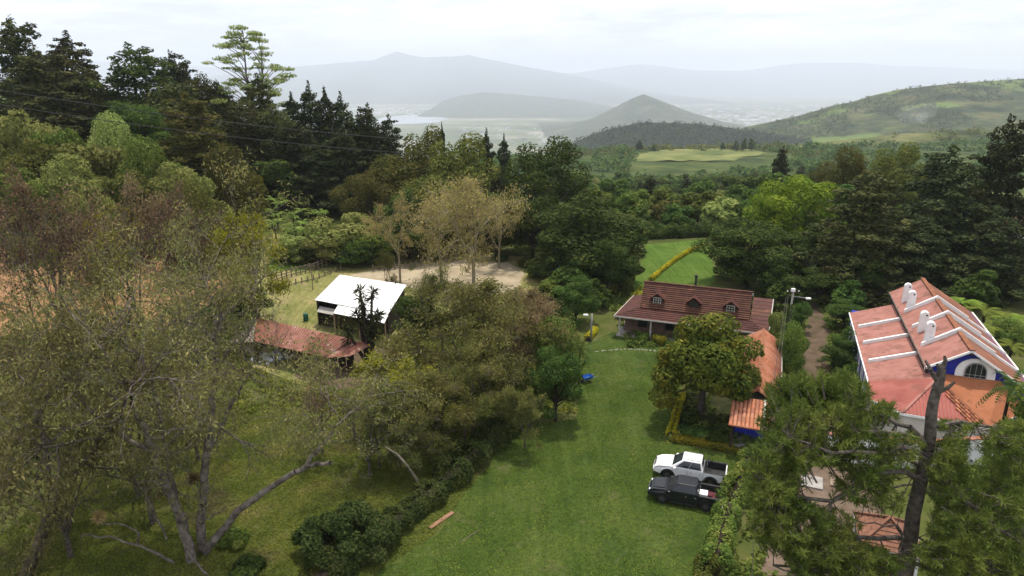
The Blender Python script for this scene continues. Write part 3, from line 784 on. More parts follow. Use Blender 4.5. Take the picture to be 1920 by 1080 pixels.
# ------------------------------------------------------------------ trees and shrubs, each where it stands
SKY = 'dark trees along the hilltop'
for a in [
 ('cypress_b', 'cypress_tree', 'ragged dark cypress at the far end of the hilltop row, cut by the picture edge', 18, 30, 150, 190),
 ('cypress_c', 'cypress_tree', 'brownish pointed cypress beside the tallest end cypress on the hilltop', 122, 58, 150, 190),
 ('cypress_b', 'cypress_tree', 'broad brown-green cypress bulging below the two pointed hilltop cypresses', 70, 92, 138, 220),
 ('cypress_dark_b', 'broadleaf_tree', 'rounded blue-green tree in the middle of the hilltop above the power cables', 240, 78, 148, 240, 'deep'),
 ('cypress_dark_b', 'cypress_tree', 'dark cypress behind the rounded blue-green hilltop tree', 318, 92, 170, 120),
 ('cypress_dark_c', 'cypress_tree', 'dark spreading tree beneath the tall pale umbrella tree, on its shaded side', 345, 118, 152, 130),
 ('umbrella_tree', 'umbrella_tree', 'tall pale green tree with flat airy layers standing above the hilltop', 458, 48, 152, 165),
 ('cypress_c', 'cypress_tree', 'brownish conifer standing directly below the pale umbrella tree', 480, 138, 146, 160),
 ('cypress_b', 'cypress_tree', 'dark conifer filling the gap between the round and the umbrella trees', 405, 150, 146, 130),
 ('cypress_dark_c', 'broadleaf_tree', 'large tiered olive-green tree in front of the hilltop trees', 345, 172, 122, 220, 'olive'),
 ('broad_olive_b', 'broadleaf_tree', 'olive tree with a pale sunlit edge, stepping down in front of the dark row', 405, 248, 112, 130),
 ('broad_deep_b', 'broadleaf_tree', 'low green tree between the cypress bulge and the tiered olive tree', 250, 168, 128, 160),
 ('cypress_dark_a', 'cypress_tree', 'narrow black cypress next to the brownish conifer below the umbrella tree', 545, 172, 150, 100),
 ('cypress_dark_a', 'cypress_tree', 'tallest narrow black cypress in the dark row on the slope', 577, 152, 150, 85),
 ('cypress_dark_a', 'cypress_tree', 'narrow black cypress just beyond the tallest one in the dark row', 607, 162, 150, 80),
 ('cypress_dark_a', 'cypress_tree', 'black cypress with a leaning tip in the middle of the dark row', 637, 172, 150, 85),
 ('cypress_dark_b', 'cypress_tree', 'broad black conifer near the lower end of the dark row', 688, 192, 148, 130),
 ('cypress_dark_c', 'cypress_tree', 'last and lowest broad black conifer of the dark row by the lake view', 728, 214, 148, 110),
 ('cypress_dark_b', 'cypress_tree', 'dark conifer in shade under the tallest black cypress', 560, 225, 140, 130),
 ('cypress_dark_b', 'cypress_tree', 'dark conifer in shade under the leaning black cypress', 640, 232, 140, 130),
 ('cypress_dark_b', 'cypress_tree', 'dark conifer in shade at the garden end of the dark row', 500, 215, 140, 110),
 ('cypress_dark_b', 'cypress_tree', 'dark conifer behind the light garden slope, lowest in the dark row', 590, 262, 136, 130),
 ('broad_olive_a', 'broadleaf_tree', 'dark rounded tree closing the gap between the two end cypresses', 72, 92, 146, 130, 'cedar'),
 ('broad_olive_b', 'broadleaf_tree', 'dark rounded tree between the pointed cypress and the blue-green tree', 168, 104, 146, 150, 'cedar'),
 ('broad_olive_a', 'broadleaf_tree', 'dark rounded tree below the spreading tree beside the umbrella tree trunk', 385, 128, 148, 120, 'cedar'),
 ('broad_olive_b', 'broadleaf_tree', 'dark rounded tree at the foot of the umbrella tree', 440, 165, 142, 150, 'cedar'),
 ('broad_olive_a', 'broadleaf_tree', 'dark rounded tree between the brownish conifer and the black row', 520, 190, 142, 130, 'cedar'),
 ('broad_olive_b', 'broadleaf_tree', 'dark rounded tree under the middle of the cables in shade', 300, 130, 140, 190, 'cedar'),
]: tree(*a[:7], group=SKY, tone=a[7] if len(a) > 7 else None)

MID = 'trees behind the paddock'
for a in [
 ('broad_olive_a', 'broadleaf_tree', 'olive treetop nearest the black conifers, facing the lake', 795, 226, 132, 130),
 ('broad_olive_b', 'broadleaf_tree', 'wide olive-green tree stepping down beside the black conifers', 735, 268, 126, 160),
 ('broad_olive_a', 'broadleaf_tree', 'biggest rounded olive tree in the clump behind the paddock', 862, 240, 124, 190),
 ('broad_olive_b', 'broadleaf_tree', 'olive tree low in the clump behind the tan trees', 820, 308, 116, 180),
 ('broad_olive_a', 'broadleaf_tree', 'olive tree low in the clump above the garden slope', 700, 312, 118, 150),
 ('broad_deep_a', 'broadleaf_tree', 'dark tree in shade behind the bare-stemmed tan tree', 760, 350, 112, 140),
 ('broad_deep_b', 'broadleaf_tree', 'dark tree in shade behind the densest tan tree', 930, 345, 116, 150),
 ('cypress_dark_a', 'cypress_tree', 'small dark conifer tip poking above the olive clump', 828, 228, 165, 30),
 ('cypress_dark_a', 'cypress_tree', 'leaning dark conifer between the olive clump and the tall tree', 912, 240, 160, 46),
 ('cypress_dark_a', 'cypress_tree', 'dark conifer beside the tall tree, lower of the pair', 945, 250, 160, 50),
 ('broad_olive_a', 'broadleaf_tree', 'tall dark olive tree whose open top meets the valley view', 1022, 244, 118, 200, 'tree', None, 'deep'),
 ('broad_deep_b', 'broadleaf_tree', 'shaded lower half-grown tree at the foot of the tall olive tree', 1000, 345, 110, 140),
 ('broad_deep_a', 'broadleaf_tree', 'big deep green tree between the paddock and the dark red house', 1105, 360, 98, 250),
 ('broad_deep_b', 'broadleaf_tree', 'dark green bush tree beside the big deep green tree and red house', 1145, 430, 92, 110),
 ('broad_deep_a', 'broadleaf_tree', 'small dense dark tree by the street lamp near the red house', 1082, 515, 80, 95),
 ('sparse_tan_b', 'dry_tree', 'half-bare tan tree with bright pale limbs behind the white shed', 742, 356, 97, 115),
 ('sparse_tan_a', 'dry_tree', 'full tan tree with a pale trunk standing on the sandy paddock', 885, 330, 96, 185),
 ('sparse_tan_a', 'dry_tree', 'lower tan tree between the half-bare tree and the full tan tree', 822, 368, 98, 150),
 ('sparse_tan_a', 'dry_tree', 'tan tree in shade behind the full tan tree', 935, 372, 106, 90),
 ('sparse_brown_a', 'small_tree', 'small dark twiggy tree behind the white shed roof', 720, 470, 90, 60, 'tree', None, 'olive'),
]: tree(*a[:7], **({'group': MID, 'tone': a[9]} if len(a) > 7 else {'group': MID}))

SCRUB = 'light scrub on the hillside'
scr = [
 (30, 182, 112, 130, 'pale yellow-green', 'at the picture edge under the cypress bulge'), (112, 205, 110, 110, 'bright green', 'second along the upper edge of the scrub'),
 (200, 205, 114, 110, 'mid green', 'below the middle of the power cables'), (60, 240, 106, 130, 'pale grey-green', 'below the pale one at the picture edge'),
 (150, 236, 106, 130, 'silvery', 'in the middle of the scrub, flat topped'), (262, 250, 106, 120, 'olive', 'below the tiered olive tree'),
 (320, 285, 103, 120, 'dull green', 'in front of the tiered olive tree'), (215, 290, 98, 120, 'grey-olive', 'near the lower edge of the scrub'),
 (110, 285, 100, 110, 'fresh green', 'low in the scrub above the red-brown trees'), (30, 300, 98, 120, 'yellow-green', 'low at the picture edge above the red-brown trees'),
 (375, 300, 103, 90, 'dark green', 'next to the olive tree with the pale edge'), (350, 330, 96, 110, 'pale yellow-green', 'above the golden-green tree'),
 (160, 318, 92, 90, 'rich green', 'just above the tallest red-brown tree')]
for i, (px, py, Y, w, col, where) in enumerate(scr):
    tree(['broad_light_a', 'broad_light_b', 'broad_green_b'][i % 3], 'shrub_tree', f'{col} shrubby tree {where}', px, py, Y, w * 1.15, 'tree', SCRUB, ['light', 'green', 'light', 'olive'][i % 4])

GARD = 'plants on the garden slope'
for i, (k, nm, lab, px, py, Y, w, tn) in enumerate([
 ('broad_light_a', 'shrub_tree', 'big light green tree at the foot of the garden slope above the fence', 645, 388, 110, 150, None),
 ('broad_light_a', 'shrub_tree', 'grey-green tree at the top of the garden slope under black conifers', 668, 330, 128, 110, 'olive'),
 ('broad_light_b', 'shrub_tree', 'bright tree at the lower corner of the garden slope near the golden-green tree', 535, 432, 104, 80, 'light'),
 ('broad_light_b', 'shrub_tree', 'dark green tree at the foot of the garden slope beside the paddock corner', 590, 432, 106, 90, 'light'),
 ('broad_light_a', 'shrub_tree', 'shaded tree beside the half-bare tan tree at the slope foot', 700, 410, 108, 110, 'green'),
 ('broad_green_a', 'shrub_tree', 'deep green shrub tree standing over the wooden fence', 560, 446, 106, 90, 'deep'),
 ('broad_green_b', 'shrub_tree', 'deep green shrub tree at the sandy end of the wooden fence', 660, 446, 107, 110, 'deep'),
 ('broad_light_b', 'shrub_tree', 'yellow flowering shrub beside the pink wall', 474, 310, 128, 34, 'moss')]):
    tree(k, nm, lab, px, py, Y, w, 'tree', GARD, tn)
rng = np.random.default_rng(5)
for i in range(64):                       # banana clumps in rows on the slope
    px, row = rng.uniform(435, 630), i % 6
    Y = 146 - row * 6.4 + rng.uniform(-1, 1); x = (px - 960) / 1280 * Y * 1.02
    place('banana', 'banana_plant', ['highest', 'second highest', 'third', 'fourth', 'second lowest', 'lowest'][row].join(('banana plant in the ', ' row of the light green garden slope')), 'banana plant', x, Y, rng.uniform(3.0, 4.4), rng.uniform(1.5, 2.1), group='banana plants on the garden slope')

ROSE = 'red-brown trees below the scrub'
for a in [('sparse_rose', 'half_bare_tree', 'red-brown half-bare tree at the picture edge below the scrub', 60, 322, 76, 230), ('sparse_rose', 'half_bare_tree', 'red-brown half-bare tree in front of the scrub, behind the orange bank', 215, 335, 78, 200),
          ('sparse_rose', 'half_bare_tree', 'pinkish twiggy tree next to the golden-green tree', 345, 352, 76, 170)]: tree(*a, group=ROSE)
OL = 'open olive and brown trees'
for a in [
 ('sparse_thin', 'open_tree', 'open olive-brown tree in front of the orange bank at the picture edge', 30, 395, 62, 230, 'brown'),
 ('sparse_thin', 'open_tree', 'open olive tree with dark forked limbs against the orange bank', 190, 390, 66, 190, 'moss'),
 ('sparse_thin', 'open_tree', 'open brown tree between the forked tree and the golden-green tree', 330, 400, 66, 170, 'brown'),
 ('sparse_moss', 'golden_tree', 'golden-green tree with an orange tinge beside the paddock', 462, 402, 73, 130, None),
 ('broad_deep_b', 'dark_shrub', 'dark round tree under the golden-green tree beside the paddock', 448, 530, 75, 130, 'deep'),
 ('broad_green_a', 'dark_shrub', 'dark green tree behind the rusty roof, next to the dark round tree', 395, 560, 70, 110, 'deep'),
 ('sparse_brown_b', 'open_tree', 'large olive-brown tree in the middle of the grounds beside the lawn', 880, 532, 60, 310, 'brown'),
 ('sparse_brown_b', 'open_tree', 'reddish half-bare tree next to the dark clipped tree by the lawn', 985, 545, 64, 170, 'rose'),
 ('sparse_brown_a', 'open_tree', 'olive tree behind the large olive-brown tree, near the white shed', 825, 506, 70, 140, 'olive'),
 ('sparse_brown_b', 'open_tree', 'brown twiggy tree in front of the large olive-brown tree', 885, 650, 53, 200, 'brown'),
 ('sparse_moss', 'open_tree', 'yellow-green tree leaning towards the rusty shed yard', 755, 660, 53, 150, None),
 ('sparse_brown_b', 'open_tree', 'low brown twiggy tree between the dead trunk and the yard', 745, 765, 47, 150, 'brown'),
 ('sparse_thin', 'open_tree', 'thin twiggy brown tree standing in the grass beside the dead trunk', 680, 705, 45.5, 210, 'brown'),
 ('sparse_brown_b', 'open_tree', 'brown-olive tree hanging down to the middle of the long hedge', 795, 700, 48.5, 190, 'brown'),
 ('sparse_brown_a', 'open_tree', 'olive tree hanging down to the far end of the long hedge', 868, 690, 50.5, 170, 'olive'),
 ('sparse_thin', 'open_tree', 'thin brown tree in the grass behind the long bare limb', 590, 690, 49, 170, 'rose'),
 ('sparse_brown_a', 'open_tree', 'thin brown tree between the yard and the hedge', 700, 700, 47, 150, 'brown'),
 ('sparse_moss', 'open_tree', 'small yellowing tree hanging over the hedge by the lawn', 985, 722, 50, 85, 'brown'),
 ('broad_deep_b', 'dark_clipped_tree', 'dense dark green tree at the lawn edge casting a deep shadow', 1045, 640, 54.5, 120, 'deep'),
 ('broad_green_b', 'dark_clipped_tree', 'green shrub tree behind the dense dark tree, beside the drooping palm', 1030, 590, 62, 120, 'green'),
 ('broad_deep_b', 'dark_shrub', 'dark shrub tree between the white shed and the large olive-brown tree', 778, 533, 70, 110, 'deep'),
]: tree(*a[:7], group=OL, tone=a[7])
tree('bare_tree', 'bare_tree', 'leafless grey sapling standing in front of the rusty roof', 508, 562, 66, 70)
tree('dracaena', 'dracaena', 'dark many-stemmed dracaena in front of the white shed', 682, 542, 67, 90, 'dracaena')
tree('garden_palm', 'palm', 'small drooping dark palm at the top corner of the lawn', 1088, 640, 60, 50, 'palm')

RIGHT = 'big trees around the blue house'
for a in [
 ('broad_bright', 'bright_tree', 'round bright yellow-green tree between the valley and the dark trees', 1492, 312, 116, 190, None),
 ('broad_deep_b', 'layered_tree', 'dark layered tree standing behind the dark red house', 1412, 398, 97, 200, 'deep'),
 ('broad_olive_b', 'broadleaf_tree', 'grey-olive tree behind the bright yellow-green tree', 1592, 252, 150, 120, None),
 ('broad_olive_a', 'broadleaf_tree', 'grey-olive tree meeting the sunlit pasture ridge', 1690, 258, 145, 130, None),
 ('cypress_dark_b', 'cypress_tree', 'small dark conifer behind the bright yellow-green tree', 1470, 272, 190, 62, None),
 ('cypress_b', 'cypress_tree', 'wide brownish cypress behind the blue house chimneys', 1632, 318, 92, 235, None),
 ('cypress_dark_c', 'cypress_tree', 'huge dark tree behind the blue house ridge', 1790, 272, 100, 270, None),
 ('cypress_dark_b', 'cypress_tree', 'tallest dark tree at the picture edge above the tree ferns', 1900, 212, 104, 190, None),
 ('cypress_dark_b', 'cypress_tree', 'dark tree in shade between the wide cypress and the blue house', 1720, 400, 92, 190, None),
 ('cypress_dark_b', 'cypress_tree', 'dark tree in shade behind the tree ferns', 1870, 400, 92, 200, None),
 ('broad_deep_a', 'broadleaf_tree', 'dark broad tree in the gap between layered tree and wide cypress', 1530, 420, 104, 120, None),
 ('broad_deep_b', 'broadleaf_tree', 'low dark tree at the top of the dirt track', 1545, 500, 88, 110, None),
 ('broad_deep_b', 'broadleaf_tree', 'dark bush tree beside the back wall of the blue house', 1590, 560, 78, 90, None),
 ('broad_green_b', 'shrub', 'rounded green shrub at the foot of the vine-clad pole', 1490, 598, 63, 72, 'green'),
 ('broad_light_b', 'shrub', 'light green shrub between the red house wing and the pole', 1462, 565, 69, 34, 'light'),
 ('broad_green_a', 'shrub', 'shrub on the near side of the dirt track beside the orange roof', 1490, 690, 55, 60, 'green'),
 ('broad_deep_b', 'shrub', 'dark shrub along the dirt track under the blue house wall', 1570, 640, 66, 70, 'deep'),
 ('garden_round', 'garden_tree', 'dense round garden tree with yellowing top in the yellow-edged bed', 1330, 592, 56, 240, None),
 ('broad_deep_a', 'shrub', 'dark bush tree against the long side wall of the blue house', 1592, 612, 66.5, 56, 'deep'),
 ('broad_green_a', 'shrub', 'green bush tree at the near corner of the blue house side wall', 1596, 668, 57.5, 52, 'deep'),
 ('broad_deep_b', 'shrub', 'dark bush spilling over the far end of the dirt track', 1508, 560, 77, 44, 'deep'),
 ('broad_green_b', 'broadleaf_tree', 'green tree hiding the eave end of the blue house roof', 1905, 600, 72, 90, 'green'),
]: tree(*a[:7], group=RIGHT, tone=a[7])
FERN = 'tree ferns beside the blue house'
for px, py, Y, w, lab in [(1805, 556, 79, 75, 'tallest pale tree fern rising behind the blue house ridge'), (1850, 572, 77, 80, 'pale tree fern in the middle of the fern group'), (1895, 588, 75, 80, 'bright tree fern at the picture edge'), (1842, 605, 72, 70, 'yellow-green tree fern low against the roof edge'), (1900, 640, 66, 70, 'lowest dark tree fern beside the roof edge')]:
    tree('tree_fern', 'tree_fern', lab, px, py, Y, w, 'tree fern', FERN)
tree('garden_palm', 'palm', 'feathery palm in front of the blue gable wall', 1904, 692, 46.3, 90, 'palm')

# the valley wood: single trees as far as they can be told apart
rng = np.random.default_rng(11); spots = []
def try_spot(x, y, d):
    for (a, b_, e) in spots:
        if (a - x) ** 2 + (b_ - y) ** 2 < (min(d, e)) ** 2: return False
    spots.append((x, y, d)); return True
MEAD = [(95, 560), (140, 545), (215, 590), (290, 700), (300, 815), (230, 838), (170, 815), (120, 700)]
def vlab(k, y, u):
    look = {'forest_0': 'round mid-green tree', 'forest_1': 'round deep green tree', 'forest_2': 'olive flat-topped tree', 'forest_3': 'tall deep green tree', 'forest_4': 'pale low tree', 'forest_conifer': 'dark conifer'}[k]
    band = 'behind the back lawn hedge' if y < 175 and u < .34 else 'behind the dark conifers' if y < 175 else 'in the middle valley wood' if y < 260 else 'in the upper valley wood' if y < 350 else 'at the wood edge near the meadow'
    return f'{look} {band}, ' + ('below the grey cone hill' if u < .22 else 'below the sunlit meadow' if u < .40 else 'below the far farm hill')
cnt = 0
for _ in range(9000):
    if cnt >= 290: break
    y = 132 + 330 * rng.random() ** 1.35; u = rng.uniform(.06, .62); x = u * y
    if in_poly([x], [y], MEAD)[0] or (y < 150 and u < .3): continue
    if try_spot(x, y, 6.3 + y * .012):
        k = 'forest_%d' % rng.integers(0, 5) if rng.random() < .93 else 'forest_conifer'
        s = rng.uniform(.75, 1.2)
        place(k, 'forest_tree', vlab(k, y, u), 'tree', x, y, PROTO[k][2] * s, PROTO[k][3] * s * 1.1, group='trees of the valley wood'); cnt += 1
def ulab(k, y, u):
    look = {'forest_0': 'mid-green', 'forest_1': 'deep green', 'forest_2': 'olive', 'forest_3': 'tall dark'}[k]
    return f'{look} bush in the shade ' + ('behind the paddock' if u < .08 else 'behind the dark red house' if u < .36 else 'beside the dirt track' if u < .5 else 'behind the blue house') + (', under the nearer trees' if y < 105 else ', deeper among the trees')
UNDER = [LAWN] + [[tuple(q) for q in G(*pp_)] for pp_ in (((1170, 560), (1205, 448), (1330, 440), (1350, 530), (1300, 560)), ((430, 700), (465, 555), (510, 465), (700, 465), (1020, 475), (1045, 565), (760, 640), (700, 700)), ((1480, 800), (1500, 690), (1505, 535), (1535, 535), (1560, 610), (1580, 800)), ((1140, 650), (1160, 560), (1450, 550), (1470, 640), (1420, 860), (1240, 860)), ((1600, 900), (1590, 600), (1680, 520), (1960, 700), (1960, 900)))]
cnt = 0
for _ in range(6000):                     # bushes that close the gaps between the big trees
    if cnt >= 120: break
    y = rng.uniform(84, 140); u = rng.uniform(-.20, .75); x = u * y
    if any(in_poly([x], [y], q_)[0] for q_ in UNDER): continue
    if try_spot(x, y, 3.6):
        k = 'forest_%d' % rng.choice([0, 1, 2, 3]); s = rng.uniform(.38, .62)
        place(k, 'undergrowth_bush', ulab(k, y, u), 'bush', x, y, PROTO[k][2] * s, PROTO[k][3] * s * 1.15, group='bushes between the big trees'); cnt += 1
cnt = 0
for _ in range(3000):                     # second growth on the far left slope, behind the first rows
    if cnt >= 42: break
    y = rng.uniform(128, 215); u = rng.uniform(-.85, -.02); x = u * y
    if try_spot(x, y, 9):
        k = 'forest_%d' % rng.integers(0, 4); s = rng.uniform(.9, 1.25)
        place(k, 'hillside_tree', {'forest_0': 'round mid-green', 'forest_1': 'round deep green', 'forest_2': 'flat olive', 'forest_3': 'tall deep green'}[k] + ' tree in the shade ' + ('behind the scrub' if u < -.5 else 'behind the black conifers' if u < -.2 else 'behind the olive clump') + (', lower on the slope' if y < 170 else ', higher on the slope'), 'tree', x, y, PROTO[k][2] * s * .9, PROTO[k][3] * s, group='trees behind the hillside rows'); cnt += 1

def blob_wood(name, pts, hs, mat, seed, q=16, L=3.2):
    """a far wood that reads as one mass: crowns of loose leaf clumps"""
    rng = np.random.default_rng(seed); pts = np.asarray(pts); n = len(pts)
    d = unit(rng.normal(0, 1, (n, q, 3))); d[..., 2] = np.abs(d[..., 2]) * .9 + .05
    R = np.asarray(hs)[:, None, None] * np.array([.55, .55, .8]); P = (pts[:, None] + d * R * rng.uniform(.75, 1.05, (n, q, 1))).reshape(-1, 3)
    s = np.repeat(np.asarray(hs), q)[:, None] / 8
    V, F = leaf_quads(rng, P, d.reshape(-1, 3) + np.array([0, 0, .3]), L * s, L * .75 * s, .4)
    return tag(mobj(name, np_mesh(name, V, F, mat)), kind='stuff')
rng = np.random.default_rng(15)
def scatter(n, u0, u1, y0, y1, dens_seed, thr):
    vn = VNoise(dens_seed); out = []
    y = y0 + (y1 - y0) * rng.random(n * 4) ** .8; u = rng.uniform(u0, u1, n * 4); x = u * y
    k = (vn(x / 60, y / 60) > thr) & ~in_poly(x, y, MEAD)
    x, y = x[k][:n], y[k][:n]
    return np.stack([x, y, height(x, y)], 1)
p = scatter(2600, -.05, .95, 380, 1150, 41, .36); blob_wood('valley_wood', p, rng.uniform(5, 11, len(p)), LM['deep'], 1, 14)
p = scatter(900, .08, .50, 470, 900, 42, .46); blob_wood('meadow_scrub', p, rng.uniform(2.5, 6, len(p)), LM['olive'], 2, 12)
# the tree line round the meadow and the lone trees on it
for px, py, w, hpx, lab in [(1200, 262, 14, 16, 'lone dark tree standing on the crest before the grey hill'), (1396, 258, 12, 18, 'dark upright tree at the top corner of the sunlit meadow'), (1411, 258, 14, 17, 'dark square-topped tree beside the upright one above the meadow'), (1356, 266, 10, 20, 'slim forked tree on the sunlit meadow'), (1226, 279, 9, 9, 'small tree at the edge of the sunlit meadow'), (1382, 262, 12, 12, 'bushy little tree on the meadow crest')]:
    Y = 800; t = yp(px, py, Y); z0 = hz(t.x, Y)
    place('forest_1', 'meadow_tree', lab, 'tree', t.x, Y, max(9, min(18, t.z - z0)), w / 1280 * Y / 2, z0)
x = rng.uniform(120, 330, 160); y = rng.uniform(800, 880, 160); blob_wood('crest_trees', np.stack([x, y, height(x, y)], 1), rng.uniform(5, 11, 160), LM['olive'], 3, 14)
# woods on the farm hill, the dark hill and the pasture ridge
def surf_pts(X, Z, D, base, front, n, seed, thr, prof=1.0):
    rg = np.random.default_rng(seed); vn = VNoise(seed); x = rg.uniform(X[0], X[-1], n * 3); t = rg.random(n * 3) ** .8
    z = np.interp(x, X, Z); d = np.interp(x, X, D); y = d - t * front
    k = vn(x / 130, y / 150) > thr
    return np.stack([x, y, base + (z - base) * (1 - t) ** prof], 1)[k][:n]
def drop_on(o, P):
    """set the points on the surface of a hill object"""
    from mathutils.bvhtree import BVHTree
    me = o.data; bv = BVHTree.FromPolygons([v.co for v in me.vertices], [tuple(q.vertices) for q in me.polygons])
    out = []
    for a, b_, c in P:
        h = bv.ray_cast(Vector((a, b_, 3000)), Vector((0, 0, -1)))
        if h[0]: out.append(tuple(h[0]))
    return np.array(out)
hills = [o for o in COL.objects if o.name.startswith('hills')]
P = drop_on(hills[3], surf_pts(*FARM, -215, 1150, 8200, 5, .40)); blob_wood('farm_hill_woods', P, np.random.default_rng(1).uniform(6, 15, len(P)), LM['deep'], 4, 8)
dx = np.array([v.co.x for v in hills[2].data.vertices]); rg = np.random.default_rng(8)
P = drop_on(hills[2], np.stack([rg.uniform(dx.min(), dx.max(), 4200), 1900 - 430 * rg.random(4200), np.zeros(4200)], 1)); blob_wood('dark_hill_woods', P, rg.uniform(7, 15, len(P)), LM['black'], 6, 7)
dx = np.array([v.co.x for v in hills[4].data.vertices])
P = drop_on(hills[4], np.stack([rg.uniform(dx.min(), dx.max(), 900), 1000 - 230 * rg.random(900), np.zeros(900)], 1))
P = P[VNoise(19)(P[:, 0] / 40, P[:, 1] / 40) > .5]; blob_wood('pasture_ridge_trees', P, rg.uniform(4, 10, len(P)), LM['olive'], 7, 12)

# ------------------------------------------------------------------ hedges, beds and undergrowth
def hedge(name, label, path, w, h, leaf, n_per_m, L=.2, W=.13, seed=1, cat='hedge', ragged=.25, group=None):
    """a hedge of leaves over a woody core, following a line on the ground"""
    rng = np.random.default_rng(seed); P, N = [], []
    root = thing(name, label, cat, (path[0][0], path[0][1], hz(*path[0])), 0, group)
    core = MB(); vn = VNoise(seed)
    o0 = np.array([path[0][0], path[0][1], hz(*path[0])])
    for (x0, y0), (x1, y1) in zip(path[:-1], path[1:]):
        d = math.hypot(x1 - x0, y1 - y0); n = int(d * n_per_m); t = rng.random(n)
        sx, sy = -(y1 - y0) / d, (x1 - x0) / d
        a = rng.uniform(0, math.pi, n); x = x0 + (x1 - x0) * t; y = y0 + (y1 - y0) * t
        k = np.clip(1 + (vn(x * 1.1, y * 1.1) - .5) * 2 * ragged, .55, 2)
        off = np.sign(np.cos(a)) * np.abs(np.cos(a)) ** .5 * w / 2 * k * rng.uniform(.8, 1.08, n); zz = np.abs(np.sin(a)) ** .6 * h * k * rng.uniform(.8, 1.06, n)
        P.append(np.stack([x + sx * off, y + sy * off, height(x, y) + zz + .04], 1)); N.append(np.stack([sx * np.cos(a), sy * np.cos(a), np.sin(a) + .3], 1))
        z0, z1 = hz(x0, y0), hz(x1, y1)
        core.bar((x0 - o0[0], y0 - o0[1], z0 - o0[2] + h * .2), (x1 - o0[0], y1 - o0[1], z1 - o0[2] + h * .2), w * .3, h * .4)
    V, F = leaf_quads(rng, np.concatenate(P) - o0, np.concatenate(N), L, W, .6)
    mobj('foliage', np_mesh('foliage', V, F, leaf), root)
    core.build('woody_core', M_bark_dark, root)
    return root
def gl(*pts): return [tuple(gp(x, y)[:2]) for x, y in pts]
hedge('hedge', 'long dark green hedge along the lawn beneath the brown trees', gl((600, 1098), (660, 1050), (720, 1008), (800, 945), (870, 880), (930, 825), (972, 790)), 2.6, 1.5, leaf_mat('dark_hedge_leaves', [(.1, (.010, .020, .006)), (.5, (.022, .038, .012)), (.85, (.042, .058, .022)), (1, (.08, .08, .04))], .2), 720, .2, .12, 3, ragged=.42)
hedge('flower_hedge', 'yellow clipped border down the lawn edge of the garden bed', gl((1279, 742), (1268, 780), (1257, 822)), .75, .5, LM['yellow'], 380, .16, .11, 4, ragged=.2)
hedge('flower_hedge', 'yellow-green border along the garden bed beside the white pickup', gl((1260, 826), (1320, 836), (1386, 850)), .75, .5, LM['moss'], 420, .16, .11, 5)
hedge('flower_hedge', 'long bright yellow hedge climbing the back lawn', gl((1219, 529), (1240, 510), (1266, 489), (1290, 473), (1320, 459)), .6, .7, LM['yellow'], 240, .24, .15, 6, ragged=.15)
hedge('flower_hedge', 'short yellow hedge at the near end of the path by the street lamp', gl((1101, 640), (1116, 622)), .9, .8, LM['yellow'], 380, .2, .13, 7)
hedge('flower_hedge', 'patchy orange-yellow hedge beside the roof corner of the red house', gl((1160, 600), (1180, 580), (1206, 548)), 1.2, .9, LM['moss'], 200, .24, .15, 8)
hedge('hedge', 'dark clipped hedge closing the top of the back lawn', gl((1195, 446), (1260, 440), (1330, 436)), 2.0, 2.4, LM['deep'], 300, .34, .22, 9)
hedge('hedge', 'pale green hedge along the lawn edge in front of the pine', gl((1338, 1080), (1352, 1010), (1368, 950)), 1.6, 1.1, LM['green'], 520, .2, .13, 10, ragged=.4)
hedge('hedge', 'greyish low hedge at the bottom lawn corner below the pale hedge', [(9.6, 26), (10.6, 31)] + gl((1318, 1078), (1332, 1050)), 1.3, .8, LM['olive'], 520, .2, .13, 11, ragged=.4)
hedge('hedge', 'sunlit shrub border behind the pickup tails', gl((1374, 945), (1392, 900), (1404, 862)), 1.6, 1.2, LM['green'], 480, .2, .13, 12, ragged=.4)

def bush(label, x, y, r, h, leaf, n, seed, L=.3, W=.2, name='bush', group=None):
    rng = np.random.default_rng(seed); root = thing(name, label, 'bush', (x, y, hz(x, y)), 0, group)
    lob = [(np.array([rng.uniform(-.6, .6) * r, rng.uniform(-.6, .6) * r, h * rng.uniform(.25, .7)]), np.array([r * .45, r * .45, h * .32])) for _ in range(12)]
    V, F = lobe_crown(rng, lob, n, L, W, .6); V[:, 2] = np.maximum(V[:, 2], .02)
    mobj('foliage', np_mesh('foliage', V, F, leaf), root)
    segs = [(np.array([0, 0, -.2]), c * .9, .06, .02) for c, _ in lob]; mobj('stems', np_mesh('stems', *tubes(segs, 5), M_bark_dark, True), root)
    return root
q = gp(640, 1068)
def big_bush():
    rng = np.random.default_rng(4); root = thing('bush', 'large dark leathery bush at the near end of the long hedge', 'bush', (q.x, q.y + 1.6, 0)); lob = []
    for i in range(40):
        a, d = rng.uniform(0, 6.28), math.sqrt(rng.random()) * 2.6; x_, y_ = math.cos(a) * d * 1.15, math.sin(a) * d * .9
        hh = 3.1 * (1 - (d / 3.4) ** 2) * rng.uniform(.7, 1.12); R = rng.uniform(.3, .75)
        lob.append((np.array([x_, y_, max(.4, hh - R * rng.uniform(.3, 1.6))]), np.array([R, R, R * .8])))
    V, F = lobe_crown(rng, lob, 15000, .26, .13, .75, (.45, 1.2)); V[:, 2] = np.maximum(V[:, 2], .02)
    mobj('foliage', np_mesh('foliage', V, F, leaf_mat('leathery_leaves', [(.1, (.010, .020, .006)), (.5, (.022, .036, .012)), (.85, (.045, .055, .024)), (1, (.12, .10, .06))], .2)), root)
    mobj('stems', np_mesh('stems', *tubes([(np.array([0, 0, -.2]), c * .95, .07, .02) for c, _ in lob], 5), M_bark_dark, True), root)
big_bush()
q = gp(1262, 828); 
